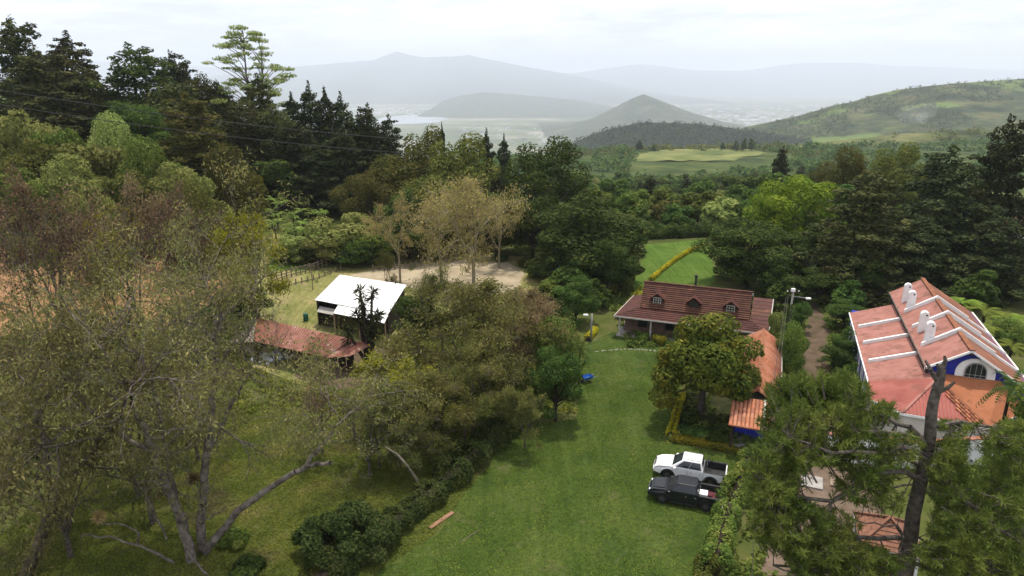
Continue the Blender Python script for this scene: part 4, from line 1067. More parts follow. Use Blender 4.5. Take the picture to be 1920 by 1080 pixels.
for i, (px, py, r, h, lf, lab) in enumerate([(1207, 640, .9, 1.2, 'green', 'rounded green bush by the porch of the red house'), (1235, 645, .8, 1.1, 'moss', 'yellowish bush under the porch eave of the red house'), (1185, 648, .7, .5, 'deep', 'low dark bush nearest the porch post'), (1262, 655, .9, 1.0, 'deep', 'dark bush between the porch and the round garden tree'),
   (1300, 815, 1.3, .8, 'deep', 'low dark bush inside the yellow-edged bed'), (1345, 822, 1.2, .9, 'deep', 'dark bush in the bed beside the orange-roofed pavilion'), (1292, 790, .9, .9, 'deep', 'dark bush in the bed corner under the round tree'),
   (440, 1020, .9, .9, 'green', 'grass tussock bush at the foot of the forked grey tree'), (465, 1075, 1.0, .8, 'deep', 'dark low bush at the bottom edge near the forked grey tree'), (940, 490, 1.2, 1.2, 'deep', 'dark bush at the far rim of the sandy paddock'), (985, 500, 1.6, 1.6, 'green', 'bush at the shaded end of the sandy paddock'), (1010, 520, 1.8, 1.8, 'green', 'yellowish bush between the paddock and the big deep green tree'), (880, 475, 1.4, 1.0, 'green', 'low bush behind the full tan tree'),
   (1570, 720, 1.1, 1.2, 'green', 'bush beside the blue house wall near the track end'), (1460, 745, 1.3, 1.3, 'green', 'bush at the side of the orange-roofed pavilion')]):
    p = gp(px, py); bush(lab, p.x, p.y, r, h, LM[lf], 2200, 20 + i, .26, .17)

# rough grass, weeds and fallen leaves that nobody could count
rng = np.random.default_rng(3)
def weeds(name, n, box, mat, hmin, hmax, L, W, seed, avoid=(), thr=.4, only=None):
    rng = np.random.default_rng(seed); x = rng.uniform(box[0], box[1], n * 3); y = rng.uniform(box[2], box[3], n * 3)
    k = VNoise(seed)(x / 2.2, y / 2.2) * .6 + VNoise(seed + 1)(x / .6, y / .6) * .4 > thr
    for pl in avoid: k &= ~in_poly(x, y, pl)
    if only: k &= in_poly(x, y, only)
    x, y = x[k][:n], y[k][:n]; z = height(x, y); nn = len(x)
    P = np.stack([x, y, z + rng.uniform(hmin, hmax, nn)], 1); N = np.stack([rng.normal(0, .5, nn), rng.normal(0, .5, nn), np.ones(nn)], 1)
    V, F = leaf_quads(rng, P, N, L, W, .45)
    return tag(mobj(name, np_mesh(name, V, F, mat)), kind='stuff')
LP = [tuple(p) for p in LAWN]
M_weed = leaf_mat('rough_grass', [(.1, (.040, .060, .010)), (.5, (.070, .092, .018)), (.85, (.106, .116, .030)), (1, (.17, .15, .065))], .3, ((.12, .10, .05), .2, .58))
weeds('rough_grass', 150000, (-34, 2, 24, 58), M_weed, .02, .14, .19, .06, 71, (LP,), .16)
weeds('rough_grass', 26000, (-60, 8, 56, 84), M_weed, .02, .3, .5, .2, 73, (LP, [tuple(p) for p in G((470, 690), (470, 560), (515, 470), (1010, 480), (1040, 560), (760, 600), (700, 720), (560, 720))]), .42)
weeds('rough_grass', 24000, (13, 50, 30, 92), LM['green'], .02, .5, .5, .26, 75, (LP, [tuple(p) for p in G((1485, 790), (1505, 690), (1512, 545), (1550, 610), (1570, 790))], [tuple(p) for p in G((1425, 1080), (1500, 880), (1760, 890), (1740, 1080))], [tuple(p) for p in G((1330, 760), (1420, 830), (1480, 640), (1390, 620))]), .42)
weeds('lawn_grass', 70000, (-10, 26, 24, 68), leaf_mat('lawn_tufts', [(.1, (.034, .060, .010)), (.5, (.056, .088, .015)), (.85, (.085, .112, .026)), (1, (.14, .13, .05))], .3), .01, .04, .16, .05, 77, (), .30, LP)

# ================================================================== THE TWO NEAR TREES, limb by limb
def path3(pts):
    return [np.array(yp(*p)) for p in pts]

def near_tree():
    rng = np.random.default_rng(101)
    B = gp(362, 1062); root = thing('forked_tree', 'big forked grey tree with drooping olive foliage and a long bare limb, nearest the corner', 'tree', (B.x, B.y, 0))
    o = np.array([B.x, B.y, 0.]); segs, tips = [], []
    def run(pts, r0, r1, grow=None, depth=2, ln=3.2):
        P = path3(pts); n = len(P) - 1
        # subdivide with a little waver
        Q = [P[0]]
        for a, b_ in zip(P[:-1], P[1:]):
            for t in (.33, .67, 1): Q.append(a + (b_ - a) * t + (rng.normal(0, .07, 3) if t < 1 else 0))
        for i in range(len(Q) - 1):
            f0, f1 = i / (len(Q) - 1), (i + 1) / (len(Q) - 1)
            segs.append((Q[i] - o, Q[i + 1] - o, r0 + (r1 - r0) * f0, r0 + (r1 - r0) * f1))
        if grow:
            for q_ in Q[2:-1]:
                if rng.random() < .6: limb(rng, q_ - o, rng.normal(0, .8, 3) + np.array([0, 0, .35]), rng.uniform(1.4, 2.6), max(.03, r1 * .6), segs, tips, 2, .22, .0, spread=.7)
            d = Q[-1] - Q[-3]
            for _ in range(grow): limb(rng, Q[-1] - o, unit(d) + rng.normal(0, .5, 3) + np.array([0, 0, .15]), ln * rng.uniform(.7, 1.2), r1 * .9, segs, tips, depth, .2, .02, spread=.6)
        return Q
    run([(372, 1075, 36.2), (345, 1000, 36.4), (325, 935, 36.2), (302, 885, 35.8)], .34, .24)
    run([(302, 885, 35.8), (285, 840, 35.4), (262, 790, 35), (240, 720, 34.6)], .22, .10, 4, 3, 3.8)
    run([(340, 990, 36.4), (328, 920, 36.8), (310, 850, 37), (300, 780, 37.2), (285, 700, 37)], .24, .09, 4, 3, 3.8)
    run([(380, 1030, 37), (379, 960, 37.2), (382, 900, 37.4), (390, 830, 37.6), (398, 760, 38), (404, 690, 38.2), (400, 635, 38.4)], .30, .15, 2, 3, 3.0)
    run([(404, 690, 38.2), (425, 660, 38), (455, 640, 38), (480, 600, 38)], .12, .05, 1, 1, 1.5)
    run([(400, 635, 38.4), (370, 610, 38.2), (335, 600, 38), (300, 620, 37.6)], .10, .04, 2, 2, 2.2)
    run([(402, 640, 38.4), (420, 600, 38.8), (400, 565, 39), (385, 540, 39)], .11, .05, 3, 3, 3.0)
    run([(388, 850, 37.5), (420, 790, 38), (450, 730, 38.6), (470, 690, 39)], .14, .05, 2, 2, 1.6)
    run([(385, 1035, 36.6), (412, 1000, 36.4), (445, 958, 36.2), (490, 925, 36), (540, 893, 35.8), (575, 872, 35.6), (600, 869, 35.5), (622, 870, 35.4)], .27, .10)
    run([(575, 872, 35.6), (600, 838, 35.8), (622, 812, 36), (655, 775, 36.4), (690, 745, 37)], .13, .04, 3, 2, 2.2)
    run([(640, 790, 36.3), (618, 760, 36), (600, 720, 36)], .06, .03, 3, 2, 1.8)
    run([(290, 850, 35.5), (240, 825, 35), (205, 795, 34.5), (160, 760, 34)], .15, .06, 4, 3, 3.2)
    run([(318, 925, 36.2), (285, 900, 35.8), (258, 905, 35.6)], .10, .05)
    # bare, bleached lower branches
    run([(330, 1060, 36), (300, 1040, 35.6), (250, 1020, 35.2), (205, 1005, 35), (150, 1006, 34.6)], .10, .04)
    run([(258, 1020, 35.3), (255, 995, 35.4), (235, 985, 35.2), (180, 976, 35)], .07, .03)
    run([(312, 1010, 36.2), (290, 960, 36), (270, 925, 35.8), (256, 905, 35.6)], .07, .03)
    run([(372, 980, 37), (400, 965, 36.6), (423, 950, 36.4)], .06, .03)
    run([(392, 1080, 34.8), (358, 1045, 35.6), (347, 1000, 36.2)], .08, .04)
    mobj('trunk', np_mesh('forked_tree_trunk', *tubes(segs, 7), M_bark_pale if False else surf('weathered_bark', (.075, .062, .052), (.22, .19, .165), 2.6, .95, .1, 7, .7, 10, extra=((.045, .04, .03), 1.1, .58)), True), root)
    P0 = np.array([t[0] for t in tips]); D0 = np.array([t[1] for t in tips])
    n = 27000; wt = np.exp(rng.normal(0, .8, len(P0))); k = rng.choice(len(P0), n, p=wt / wt.sum()); P = P0[k] + rng.normal(0, .36, (n, 3)); P[:, 2] -= rng.random(n) * .5
    keep = P[:, 2] > 2.5
    P, k = P[keep], k[keep]
    V, F = leaf_quads(rng, P, unit(rng.normal(0, 1, P.shape) + np.array([0, 0, .5])), .27, .075, .5, along=D0[k] * .4, droop=.9)
    mobj('crown', np_mesh('forked_tree_crown', V, F, LM['gum']), root)
    # ball-shaped air plants lodged in the forks
    for px, py, Y, r in [(362, 897, 37.2, .45), (300, 925, 36, .3), (185, 970, 35, .5), (15, 905, 34, .55)]:
        c = np.array(yp(px, py, Y)) - o; d = unit(rng.normal(0, 1, (260, 3)))
        V, F = leaf_quads(rng, c + d * r * .5, np.cross(d, rng.normal(0, 1, d.shape)), r * 1.1, .05, .1, along=d * 3)
        mobj('air_plant', np_mesh('air_plant', V, F, LM['dead']), root)
near_tree()
sparse('gum_a', 111, LM['gum'], M_bark, h=15, r=6, n=13000, L=.28, W=.085, fork=.22, stems=5, depth=3, tip_r=.75, droop=1.0, tr=.3)
sparse('gum_b', 112, LM['gum'], M_bark, h=14, r=6, n=12500, L=.27, W=.085, fork=.15, stems=4, depth=3, tip_r=.8, droop=1.0, tr=.26)
GUM = 'drooping olive trees of the near corner'
for k, lab, px, py, Y, w, tn in [
    ('gum_a', 'drooping olive tree at the picture edge behind the leaning trunk', 40, 640, 40, 380, 'gum'),
    ('gum_b', 'drooping olive tree low beside the leaning trunk, at the very corner', 70, 760, 36.5, 330, 'brown'),
    ('gum_a', 'drooping olive tree whose crown hides the upper limbs of the forked grey tree', 235, 690, 40, 330, 'gum'),
    ('gum_b', 'drooping grey-olive tree between the leaning trunk and the forked grey tree', 205, 635, 43, 290, 'gum'),
    ('gum_a', 'drooping brownish tree behind the forked grey tree', 330, 590, 48, 210, 'brown'),
    ('gum_b', 'brown-tinged drooping tree before the orange bank at the picture edge', 95, 600, 50, 260, 'rose'),
    ('gum_b', 'thin olive tree standing between the forked tree and the rusty shed', 290, 540, 54, 190, 'gum')]:
    tree(k, 'drooping_tree', lab, px, py, Y, w, 'tree', GUM, tn)

def leaning_tree():
    rng = np.random.default_rng(102); B = gp(48, 1078); o = np.array([B.x, B.y, 0.])
    root = thing('leaning_tree', 'dark leaning tree trunk hung with moss at the bottom corner', 'tree', (B.x, B.y, 0)); segs, tips = [], []
    P = path3([(48, 1078, B.y), (70, 1030, 34.5), (90, 970, 34.4), (118, 918, 34.2), (158, 868, 34), (190, 825, 33.8), (225, 775, 33.6)])
    r = np.linspace(.36, .16, len(P))
    for i in range(len(P) - 1): segs.append((P[i] - o, P[i + 1] - o, r[i], r[i + 1]))
    for q in (3, 4, 5, 6, 6, 6, 2):
        limb(rng, P[q] - o, rng.normal(0, .8, 3) + np.array([0, 0, .8]), 3.4, .10, segs, tips, 2 if q < 5 else 3, .2, .02)
    Q = path3([(90, 960, 34.4), (92, 900, 34.6), (88, 850, 34.8), (70, 790, 35)])
    for i in range(3): segs.append((Q[i] - o, Q[i + 1] - o, .2 - i * .04, .16 - i * .04))
    for _ in range(4): limb(rng, Q[3] - o, rng.normal(0, .7, 3) + np.array([0, 0, .7]), 3.4, .09, segs, tips, 3, .2, .02)
    mobj('trunk', np_mesh('leaning_tree_trunk', *tubes(segs, 7), M_bark, True), root)
    P0 = np.array([t[0] for t in tips]); k = rng.choice(len(P0), 9000); P = P0[k] + rng.normal(0, .5, (len(k), 3)); P = P[P[:, 2] > 2]
    # moss hanging along the trunk
    m_ = np.array([s[0] for s in segs[:6]]); kk = rng.choice(6, 2500); M_ = m_[kk] + (np.array([s[1] for s in segs[:6]])[kk] - m_[kk]) * rng.random((2500, 1)) + rng.normal(0, .38, (2500, 3))
    V, F = leaf_quads(rng, np.concatenate([P, M_]), unit(rng.normal(0, 1, (len(P) + 2500, 3)) + np.array([0, 0, .5])), .38, .10, .5, along=np.zeros(3), droop=.9)
    mobj('crown', np_mesh('leaning_tree_crown', V, F, LM['gum']), root)
leaning_tree()

def pine_tree():
    rng = np.random.default_rng(103); X, Y = 18.45, 27.0; o = np.array([X, Y, 0.])
    root = thing('pine_tree', 'big pine with a broken-off bare top in front of the blue house', 'tree', (X, Y, 0)); segs = []
    def line(pts, r0, r1, wav=.05):
        P = path3(pts); Q = [P[0]]
        for a, b_ in zip(P[:-1], P[1:]):
            for t in (.5, 1): Q.append(a + (b_ - a) * t + (rng.normal(0, wav, 3) if t < 1 else 0))
        for i in range(len(Q) - 1): segs.append((Q[i] - o, Q[i + 1] - o, r0 + (r1 - r0) * i / (len(Q) - 1), r0 + (r1 - r0) * (i + 1) / (len(Q) - 1)))
        return Q
    segs.append((np.array([0, 0, -.5]), np.array(yp(1692, 1075, Y)) - o, .42, .36))
    line([(1692, 1075, Y), (1708, 1000, Y), (1722, 920, Y), (1738, 850, Y), (1746, 780, Y), (1756, 730, Y), (1766, 690, Y)], .36, .17, .03)
    for a in [[(1766, 690, Y), (1773, 676, Y), (1771, 668, Y)], [(1757, 712, Y), (1745, 694, Y), (1735, 676, Y + .3)], [(1759, 735, Y), (1778, 726, Y - .2), (1790, 716, Y - .3)], [(1764, 695, Y), (1757, 683, Y)]]: line(a, .12, .05, .02)
    tops = []
    def bough(pts, r0=.14, r1=.05): q = line(pts, r0, r1); tops.extend(q[1:]); return q
    bough([(1741, 830, Y), (1705, 800, 27.2), (1660, 782, 27.6), (1612, 768, 28), (1550, 752, 28.6), (1490, 748, 29)])
    bough([(1741, 832, Y), (1700, 815, 26.5), (1640, 810, 26), (1560, 800, 26)], .11)
    bough([(1738, 855, Y), (1690, 838, 26.2), (1640, 850, 25.6), (1560, 850, 25), (1480, 820, 25)])
    bough([(1728, 872, Y), (1680, 852, 27.8), (1600, 858, 28.8), (1520, 850, 30), (1450, 830, 30.5)], .12)
    bough([(1725, 900, Y), (1700, 885, 26.4), (1640, 890, 25.5), (1560, 940, 24.8), (1470, 930, 24.5), (1445, 905, 24.5)])
    bough([(1760 - 15, 890, Y), (1790, 920, 26.6), (1830, 955, 26.2), (1870, 990, 25.8), (1915, 1020, 25.5)])
    bough([(1745, 895, Y), (1800, 930, 27.5), (1850, 935, 28.2), (1915, 905, 29)], .11)
    bough([(1755, 800, Y), (1800, 790, 27.8), (1860, 800, 29), (1920, 790, 30)], .10)
    bough([(1705, 1010, Y), (1650, 1010, 26), (1560, 1005, 25), (1480, 1010, 24.2)], .13)
    bough([(1700, 1040, Y), (1620, 1050, 25.6), (1540, 1070, 24.5), (1450, 1060, 24)], .12)
    bough([(1705, 1020, Y), (1760, 1030, 26), (1820, 1060, 25.2), (1890, 1075, 24.8)], .12)
    bough([(1700, 1050, Y), (1760, 1075, 25.5), (1840, 1095, 25)], .11)
    # dead grey twigs
    for a in [[(1712, 908, Y), (1670, 916, 26), (1648, 925, 25.8), (1646, 940, 25.8), (1660, 965, 25.6)], [(1690, 1000, 26), (1680, 985, 25.6), (1640, 980, 25.2), (1605, 975, 25)], [(1682, 985, 25.6), (1692, 1010, 25.5), (1688, 1060, 25.4)], [(1830, 955, 26.2), (1815, 990, 26), (1800, 1020, 26)], [(1870, 990, 25.8), (1862, 1020, 25.7), (1866, 1045, 25.6)], [(1660, 782, 27.6), (1645, 815, 27.4), (1625, 845, 27.3)], [(1710, 1010, Y), (1760, 1035, 25), (1770, 1060, 24.8), (1772, 1090, 24.6)]]:
        q = line(a, .05, .02, .08)
    # clumps of needles at the ends of short shoots
    areas = [(1512, 742, 78, 38, 28.5, 84), (1560, 738, 72, 34, 28.5, 64), (1622, 778, 62, 24, 27.8, 34), (1478, 795, 52, 50, 27.5, 70), (1540, 800, 90, 45, 26.5, 65), (1450, 890, 52, 74, 25.5, 92), (1620, 830, 50, 26, 26.2, 24), (1500, 845, 70, 40, 26, 45),
             (1580, 855, 40, 20, 27, 12), (1605, 905, 46, 36, 25.8, 32), (1668, 935, 30, 26, 25.9, 12), (1690, 835, 40, 30, 26.4, 20), (1650, 880, 50, 30, 26, 24), (1448, 962, 46, 62, 24.6, 74), (1496, 995, 58, 56, 24.4, 84), (1560, 1050, 90, 45, 24.5, 95), (1640, 1060, 50, 30, 25, 26), (1570, 985, 45, 30, 25, 22),
             (1770, 1050, 60, 40, 25.4, 40), (1850, 1050, 80, 50, 25.2, 80), (1890, 970, 50, 50, 25.8, 40), (1790, 985, 50, 40, 26.2, 30), (1780, 900, 35, 60, 26.6, 40), (1785, 850, 32, 36, 27.4, 30), (1890, 860, 50, 60, 28.6, 60), (1898, 815, 36, 26, 29, 30), (1800, 800, 40, 10, 27.8, 10), (1870, 930, 60, 30, 28, 34), (1840, 935, 40, 30, 27.6, 20)]
    T = np.array(tops); P, D, TW = [], [], []
    for px, py, rx, ry, Yc, n in areas:
        for _ in range(int(n * 2.0)):
            a = rng.uniform(0, 6.28); s = math.sqrt(rng.random())
            c = np.array(yp(px + rx * s * math.cos(a), py + ry * s * math.sin(a), Yc + rng.normal(0, .9)))
            j = np.argmin(((T - c) ** 2).sum(1)); b_ = T[j]
            m_ = b_ + (c - b_) * .55 + np.array([0, 0, -.12]); 
            if np.linalg.norm(c - b_) > 1.1: m_ = c + unit(b_ - c) * rng.uniform(.5, .9) + np.array([0, 0, -.2])
            else: segs.append((b_ - o, m_ - o, .026, .02))
            segs.append((m_ - o, c - o, .02, .012))
            q = 48; ax = unit(unit(c - m_) + rng.normal(0, .25, 3) + np.array([0, 0, .15])); dd = unit(rng.normal(0, .8, (q, 3)) + ax * .75 + np.array([0, 0, .1]))
            sc = rng.uniform(.75, 1.25)
            P.append(c - o + ax * (rng.random((q, 1)) - .65) * .62 * sc + dd * .13 * sc); D.append(dd)
    P, D = np.concatenate(P), np.concatenate(D)
    V, F = leaf_quads(rng, P, np.cross(D, rng.normal(0, 1, D.shape)), .33, .036, .1, along=D * 4)
    mobj('crown', np_mesh('pine_crown', V, F, LM['needle']), root)
    mobj('trunk', np_mesh('pine_trunk', *tubes(segs, 8), surf('pine_bark', (.060, .050, .043), (.15, .128, .11), 4, .95, .1, 6, .9, 9), True), root)
pine_tree()
place('broad_deep_a', 'broadleaf_tree', 'green tree behind the pine at the picture edge, under the blue house', 'tree', *yp(1950, 800, 38)[:2], 12, 3.0, group=RIGHT, tone='green')

# ================================================================== BUILDINGS
ROT = rad(-21)
white_paint = surf('white_paint', (.70, .70, .70), (.82, .82, .81), 1.5, .6, .3, 6, .1, 20, extra=((.52, .51, .48), .7, .66))
blue_paint = surf('blue_paint', (.010, .018, .22), (.018, .03, .33), 1.2, .6, .3)
dark_glass = surf('dark_glass', (.012, .016, .020), (.03, .035, .04), 1, .08, .6)
dark_wood = surf('dark_wood', (.020, .014, .010), (.055, .038, .026), 2, .85, .2, 6, .4, 12, sc=(1, 1, 8))
grey_metal = surf('galvanised_metal', (.22, .22, .22), (.36, .36, .35), 3, .5, .4, metallic=.4)
concrete = surf('grey_concrete', (.22, .21, .19), (.34, .32, .30), 1.2, .9, .2, 7, .3, 14)
pink_roof = surf('pink_red_sheet', (.26, .112, .088), (.35, .165, .135), .8, .8, .15, 7, 0, extra=((.19, .092, .068), .7, .53))
orange_roof = surf('orange_sheet', (.27, .095, .042), (.36, .135, .062), .8, .75, .2, 6, 0, extra=((.19, .072, .036), .8, .55))
red_roof = surf('red_sheet', (.24, .072, .058), (.32, .108, .088), .8, .8, .15, 7, 0, extra=((.22, .09, .068), .6, .54))
brown_sheet = surf('brown_clay_sheet', (.15, .062, .036), (.23, .095, .055), .9, .8, .2, 7, 0, extra=((.27, .115, .065), .6, .6))
tile_dark = surf('dark_red_tile', (.064, .026, .015), (.110, .044, .026), 1.4, .75, .25, 6, .3, 18, extra=((.17, .065, .038), .7, .58))
tile_dark2 = surf('dull_red_tile', (.052, .018, .014), (.088, .029, .022), 1.4, .75, .25, 6, .3, 18)
tile_orange = surf('orange_clay_tile', (.30, .105, .055), (.44, .18, .10), 2.2, .85, .2, 6, .3, 12, extra=((.22, .11, .07), 1.0, .62))
tile_ridge = surf('clay_ridge', (.17, .066, .034), (.26, .105, .055), 2, .85, .2)

def strips(parent, name, A, B, C, D, n, t, mats, gap=.0, jitter=0.0, seed=1, lap=0.0):
    """n slabs laid side by side over the quad A-B-C-D, split along A->B; each its own piece"""
    A, B, C, D = map(Vector, (A, B, C, D)); rg = random.Random(seed)
    N = (B - A).cross(D - A).normalized()
    if N.z < 0: N = -N
    for i in range(n):
        f0, f1 = (i + gap / 2) / n, (i + 1 - gap / 2) / n
        j = N * rg.uniform(-jitter, jitter)
        pts = [A.lerp(B, f0) + j + N * lap, A.lerp(B, f1) + j, D.lerp(C, f1) + j, D.lerp(C, f0) + j + N * lap]
        MB().slab(pts, t + lap, -N).build(name, mats[rg.randrange(len(mats))], parent)
def ribs(parent, name, A, B, C, D, n, w, h, mat):
    """raised seams running from A-B down to D-C"""
    A, B, C, D = map(Vector, (A, B, C, D)); N = (B - A).cross(D - A).normalized()
    if N.z < 0: N = -N
    for i in range(n):
        f = (i + .5) / n
        MB().bar(A.lerp(B, f) + N * h * .4, D.lerp(C, f) + N * h * .4, w, h).build(name, mat, parent)
def window(parent, M, w, h, arch=0, nx=2, ny=3, frame=white_paint, depth=.08, fw=.06):
    """a framed window in the local x-z plane of matrix M: frame, pane and glazing bars"""
    def T(o): o.data.transform(M); return o
    f = MB(); f.box(-w/2, -w/2 + fw, -depth, .03, 0, h); f.box(w/2 - fw, w/2, -depth, .03, 0, h); f.box(-w/2 + fw, w/2 - fw, -depth, .03, 0, fw)
    if arch:
        pts = [(math.cos(a) * w / 2, h + math.sin(a) * w / 2) for a in np.linspace(0, math.pi, 13)]
        for (x0, z0), (x1, z1) in zip(pts, pts[1:]): f.bar((x0 * .97, -.02, h + (z0 - h) * .97), (x1 * .97, -.02, h + (z1 - h) * .97), fw, .10)
    else: f.box(-w/2 + fw, w/2 - fw, -depth, .03, h - fw, h)
    fo = T(f.build('window', frame, parent))
    p = MB()
    if arch: p.slab([(-w/2 + .02, 0, .02), (w/2 - .02, 0, .02), (w/2 - .02, 0, h)] + [(math.cos(a) * (w/2 - .03), 0, h + math.sin(a) * (w/2 - .03)) for a in np.linspace(0, math.pi, 13)] + [(-w/2 + .02, 0, h)], .02, (0, 1, 0))
    else: p.box(-w/2 + .02, w/2 - .02, 0, .02, .02, h - .02)
    T(p.build('pane', dark_glass, fo))
    for i in range(1, nx):
        x = -w/2 + w * i / nx; T(MB().box(x - .018, x + .018, -.035, -.004, fw, h + (math.sqrt(max(0, (w/2)**2 - x * x)) * .95 if arch else -fw)).build('glazing_bar', frame, fo))
    for i in range(1, ny):
        z = h * i / (ny - (0 if not arch else .0)); T(MB().box(-w/2 + fw, w/2 - fw, -.04, -.006, z - .018, z + .018).build('glazing_bar', frame, fo))
    return fo

# ---- dark red house with dormers
trim_paint = surf('aged_cream_paint', (.34, .32, .29), (.50, .47, .43), 1.6, .75, .2, 6, .1, 18)
def red_house():
    p = gp(1152, 592, 2.6)
    H = thing('red_roofed_house', 'low house with dark red tiled roof and three dormers at the lawn end', 'house', (p.x, p.y, 0), ROT)
    MB().box(.9, 16.4, 2.0, 7.4, .05, 2.52).build('wall', surf('porch_wall', (.10, .065, .05), (.17, .11, .085), 1.5, .9), H)
    MB().box(.2, 16.6, .3, 7.8, -.2, .12).build('porch_floor', concrete, H)
    # skirt roof: front, left and back slopes
    fl, fr, bl, br = (0, 0, 2.6), (17.0, 0, 2.6), (.6, 8.6, 2.6), (17.0, 8.6, 2.6)
    il, ir, jl, jr = (2.6, 1.55, 3.5), (14.9, 1.55, 3.5), (2.6, 6.9, 3.5), (14.9, 6.9, 3.5)
    strips(H, 'tile_row', fl, il, ir, fr, 6, .07, [tile_dark2], 0, 0, 3, .06)
    strips(H, 'tile_row', bl, jl, il, fl, 7, .07, [tile_dark2], 0, 0, 4, .035)
    MB().slab([bl, jl, jr, br], .07).build('back_slope', tile_dark2, H)
    strips(H, 'tile_row', (17.0, .1, 2.66), (17.2, 9.0, 3.9), (14.95, 9.0, 3.9), (14.95, .1, 2.66), 9, .08, [tile_dark2, tile_dark], 0, 0, 5, .03)
    MB().bar((17.02, .1, 2.62), (17.22, 9.0, 3.86), .10, .16).build('barge_board', trim_paint, H)
    # steep upper roof
    a, b, c, d = (2.65, 1.42, 3.52), (2.65, 3.75, 6.0), (14.85, 3.75, 6.0), (14.85, 1.42, 3.52)
    strips(H, 'tile_row', a, b, c, d, 13, .08, [tile_dark, tile_dark, tile_dark2], 0, .004, 6, .09)
    MB().slab([(2.65, 6.9, 3.5), (2.65, 3.76, 5.95), (14.85, 3.76, 5.95), (14.85, 6.9, 3.5)], .08).build('back_slope', tile_dark, H)
    MB().bar((2.6, 3.75, 6.06), (14.9, 3.75, 6.06), .26, .14).build('ridge_cap', tile_dark, H)
    for u in (2.75, 14.7): MB().slab([(u, 1.6, 3.4), (u, 6.7, 3.4), (u, 3.76, 5.88)], .08, (1, 0, 0)).build('gable_wall', trim_paint, H)
    MB().bar((14.93, 3.4, 5.7), (14.93, 3.4, 6.0), .1).build('finial', trim_paint, H)
    MB().bar((-.02, -.05, 2.56), (17.0, -.05, 2.56), .08, .16).build('fascia', trim_paint, H)
    MB().bar((-.06, 0, 2.56), (.54, 8.6, 2.56), .08, .14).build('fascia', trim_paint, H)
    for u in (.55, 4.2, 8.0, 11.8, 15.6): MB().box(u - .09, u + .09, .45, .63, .1, 2.62).build('porch_post', trim_paint, H)
    for u in (3, 6.2, 9.4, 12.6): window(H, Matrix.Translation((u, 1.98, .9)), 1.1, 1.2, 0, 2, 2, dark_wood)
    MB().box(7.4, 8.3, 1.94, 1.99, .12, 2.2).build('door', dark_wood, H)
    for i, u in enumerate((4.55, 8.7, 12.75)):
        D = MB().box(u - .62, u + .62, 1.95, 3.2, 3.75, 4.72).add([(u - .62, 1.95, 4.72), (u + .62, 1.95, 4.72), (u, 1.95, 5.22), (u - .62, 3.2, 4.72), (u + .62, 3.2, 4.72), (u, 3.2, 5.22)], [(0, 1, 2), (3, 5, 4), (0, 2, 5, 3), (1, 4, 5, 2), (0, 3, 4, 1)]).build('dormer', dark_wood, H)
        for s in (-1, 1): MB().slab([(u, 1.75, 5.32), (u, 3.5, 5.32), (u + s * .88, 3.3, 4.62), (u + s * .88, 1.75, 4.62)], .07).build('dormer_roof', tile_dark2, D)
        f = trim_paint if i != 1 else dark_wood
        window(D, Matrix.Translation((u, 1.92, 3.86)), .9, .92, 0, 3, 3, f)
    MB().lathe([(.13, 5.2), (.13, 7.0), (.22, 7.02), (.22, 7.2), (.05, 7.3)], (8.5, 4.4, 0), 12).build('stove_pipe', surf('sooty_metal', (.012, .012, .012), (.03, .03, .03)), H)
red_house()

